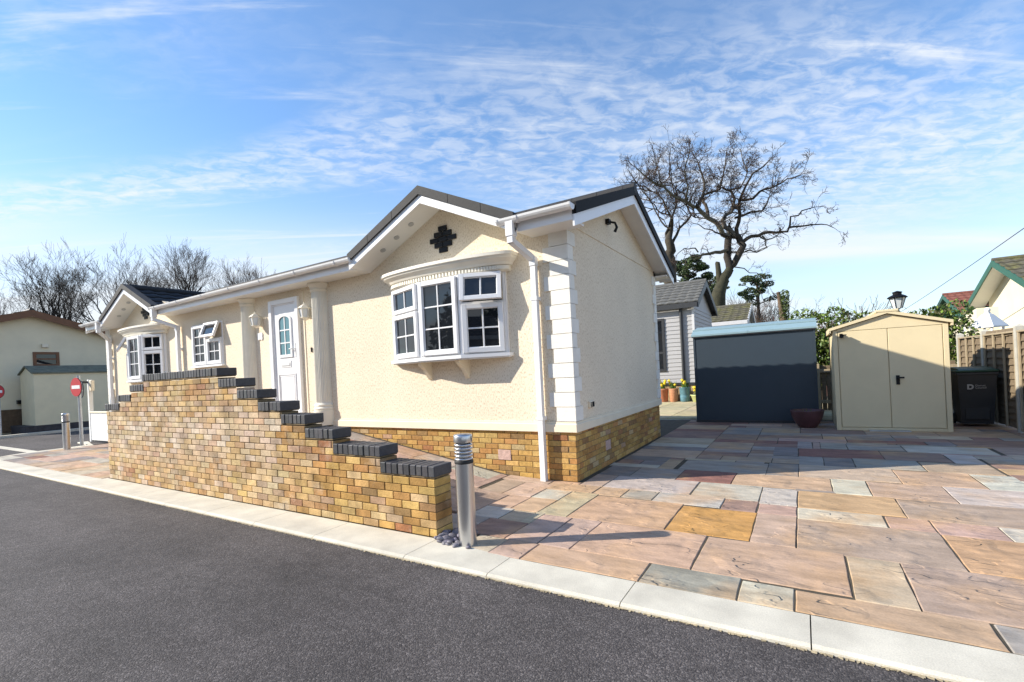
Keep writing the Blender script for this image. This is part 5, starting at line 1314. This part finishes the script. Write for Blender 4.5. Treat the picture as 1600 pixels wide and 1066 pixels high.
scrub(53, 1310, 466, 14, 50, 'reddish bare shrub rising out of the laurel hedge', 9, [(.15, .075, .06), (.11, .06, .05)])
scrub(54, 1345, 478, 13.5, 26, 'small bare shrub just left of the black lantern', 6, [(.15, .085, .06), (.11, .06, .05)], 3)
def ivy_stump():
    rg = random.Random(3); b = ray(1222, 462, 36); t = thing('ivy_stump', 'ivy covered broken trunk above the slate blue shed', 'tree', (b.x, b.y, 0))
    mb = MB(); mb.col((.13, .09, .06)); mb.tube([(b.x+.2, b.y, -.1), (b.x+.1, b.y, b.z*.6), (b.x-.25, b.y, b.z+.3)], [.35, .28, .12], 8); mb.build('trunk', MT['bark'], t, fix=False)
    cl = [((b.x+.15-.02*k, b.y, b.z-.0-.45*k), (.35, .35, .45)) for k in range(9)]
    mb = MB(); leaf_cloud(mb, cl, 2200, .15, [(.07, .11, .02), (.12, .16, .03), (.04, .07, .015)], rg); mb.build('crown', MT['leaf'], t, fix=False)
ivy_stump()
# things across the road behind the photographer: only the windows mirror them
t = gable_house('opposite_home', 'grey roofed park home across the road, mirrored in the bay glass', 'house', 3.2, 1, -20.5, -15.2, 3.0, -17.85, 4.1, 3.0, .3, .3, 12, MT['cladding'], MT['greytile'], MT['soffit'], MT['soffit'], .14)

def roadside_tree(x, y, h, seed, label):
    rg = random.Random(seed); t = thing('roadside_tree', label, 'tree', (x, y, 0), 'evergreens across the road'); mb = MB(); mb.col((.08, .06, .04)); mb.tube([(x, y, -.1), (x, y, h*.7)], [.3, .1], 7); mb.build('trunk', MT['twig'], t)
    cl = [((x+rg.uniform(-1.3, 1.3), y+rg.uniform(-1.3, 1.3), h*rg.uniform(.2, .85)), (1.7, 1.7, 1.6)) for _ in range(18)]
    mb = MB(); leaf_cloud(mb, cl, 2600, .6, [(.03, .055, .015), (.05, .08, .02)], rg); mb.build('crown', MT['leaf'], t, fix=False)
for i, (x, h, l) in enumerate(((-13, 11, 'tall dark evergreen across the road left of the opposite home'), (-17.5, 8, 'lower dark evergreen across the road at the far left'), (6.6, 11, 'tall dark evergreen across the road right of the opposite home'), (-3.5, 13, 'tallest dark evergreen behind the roof of the opposite home'))):
    roadside_tree(x, -22.5 if i != 3 else -24.5, h, 70+i, l)
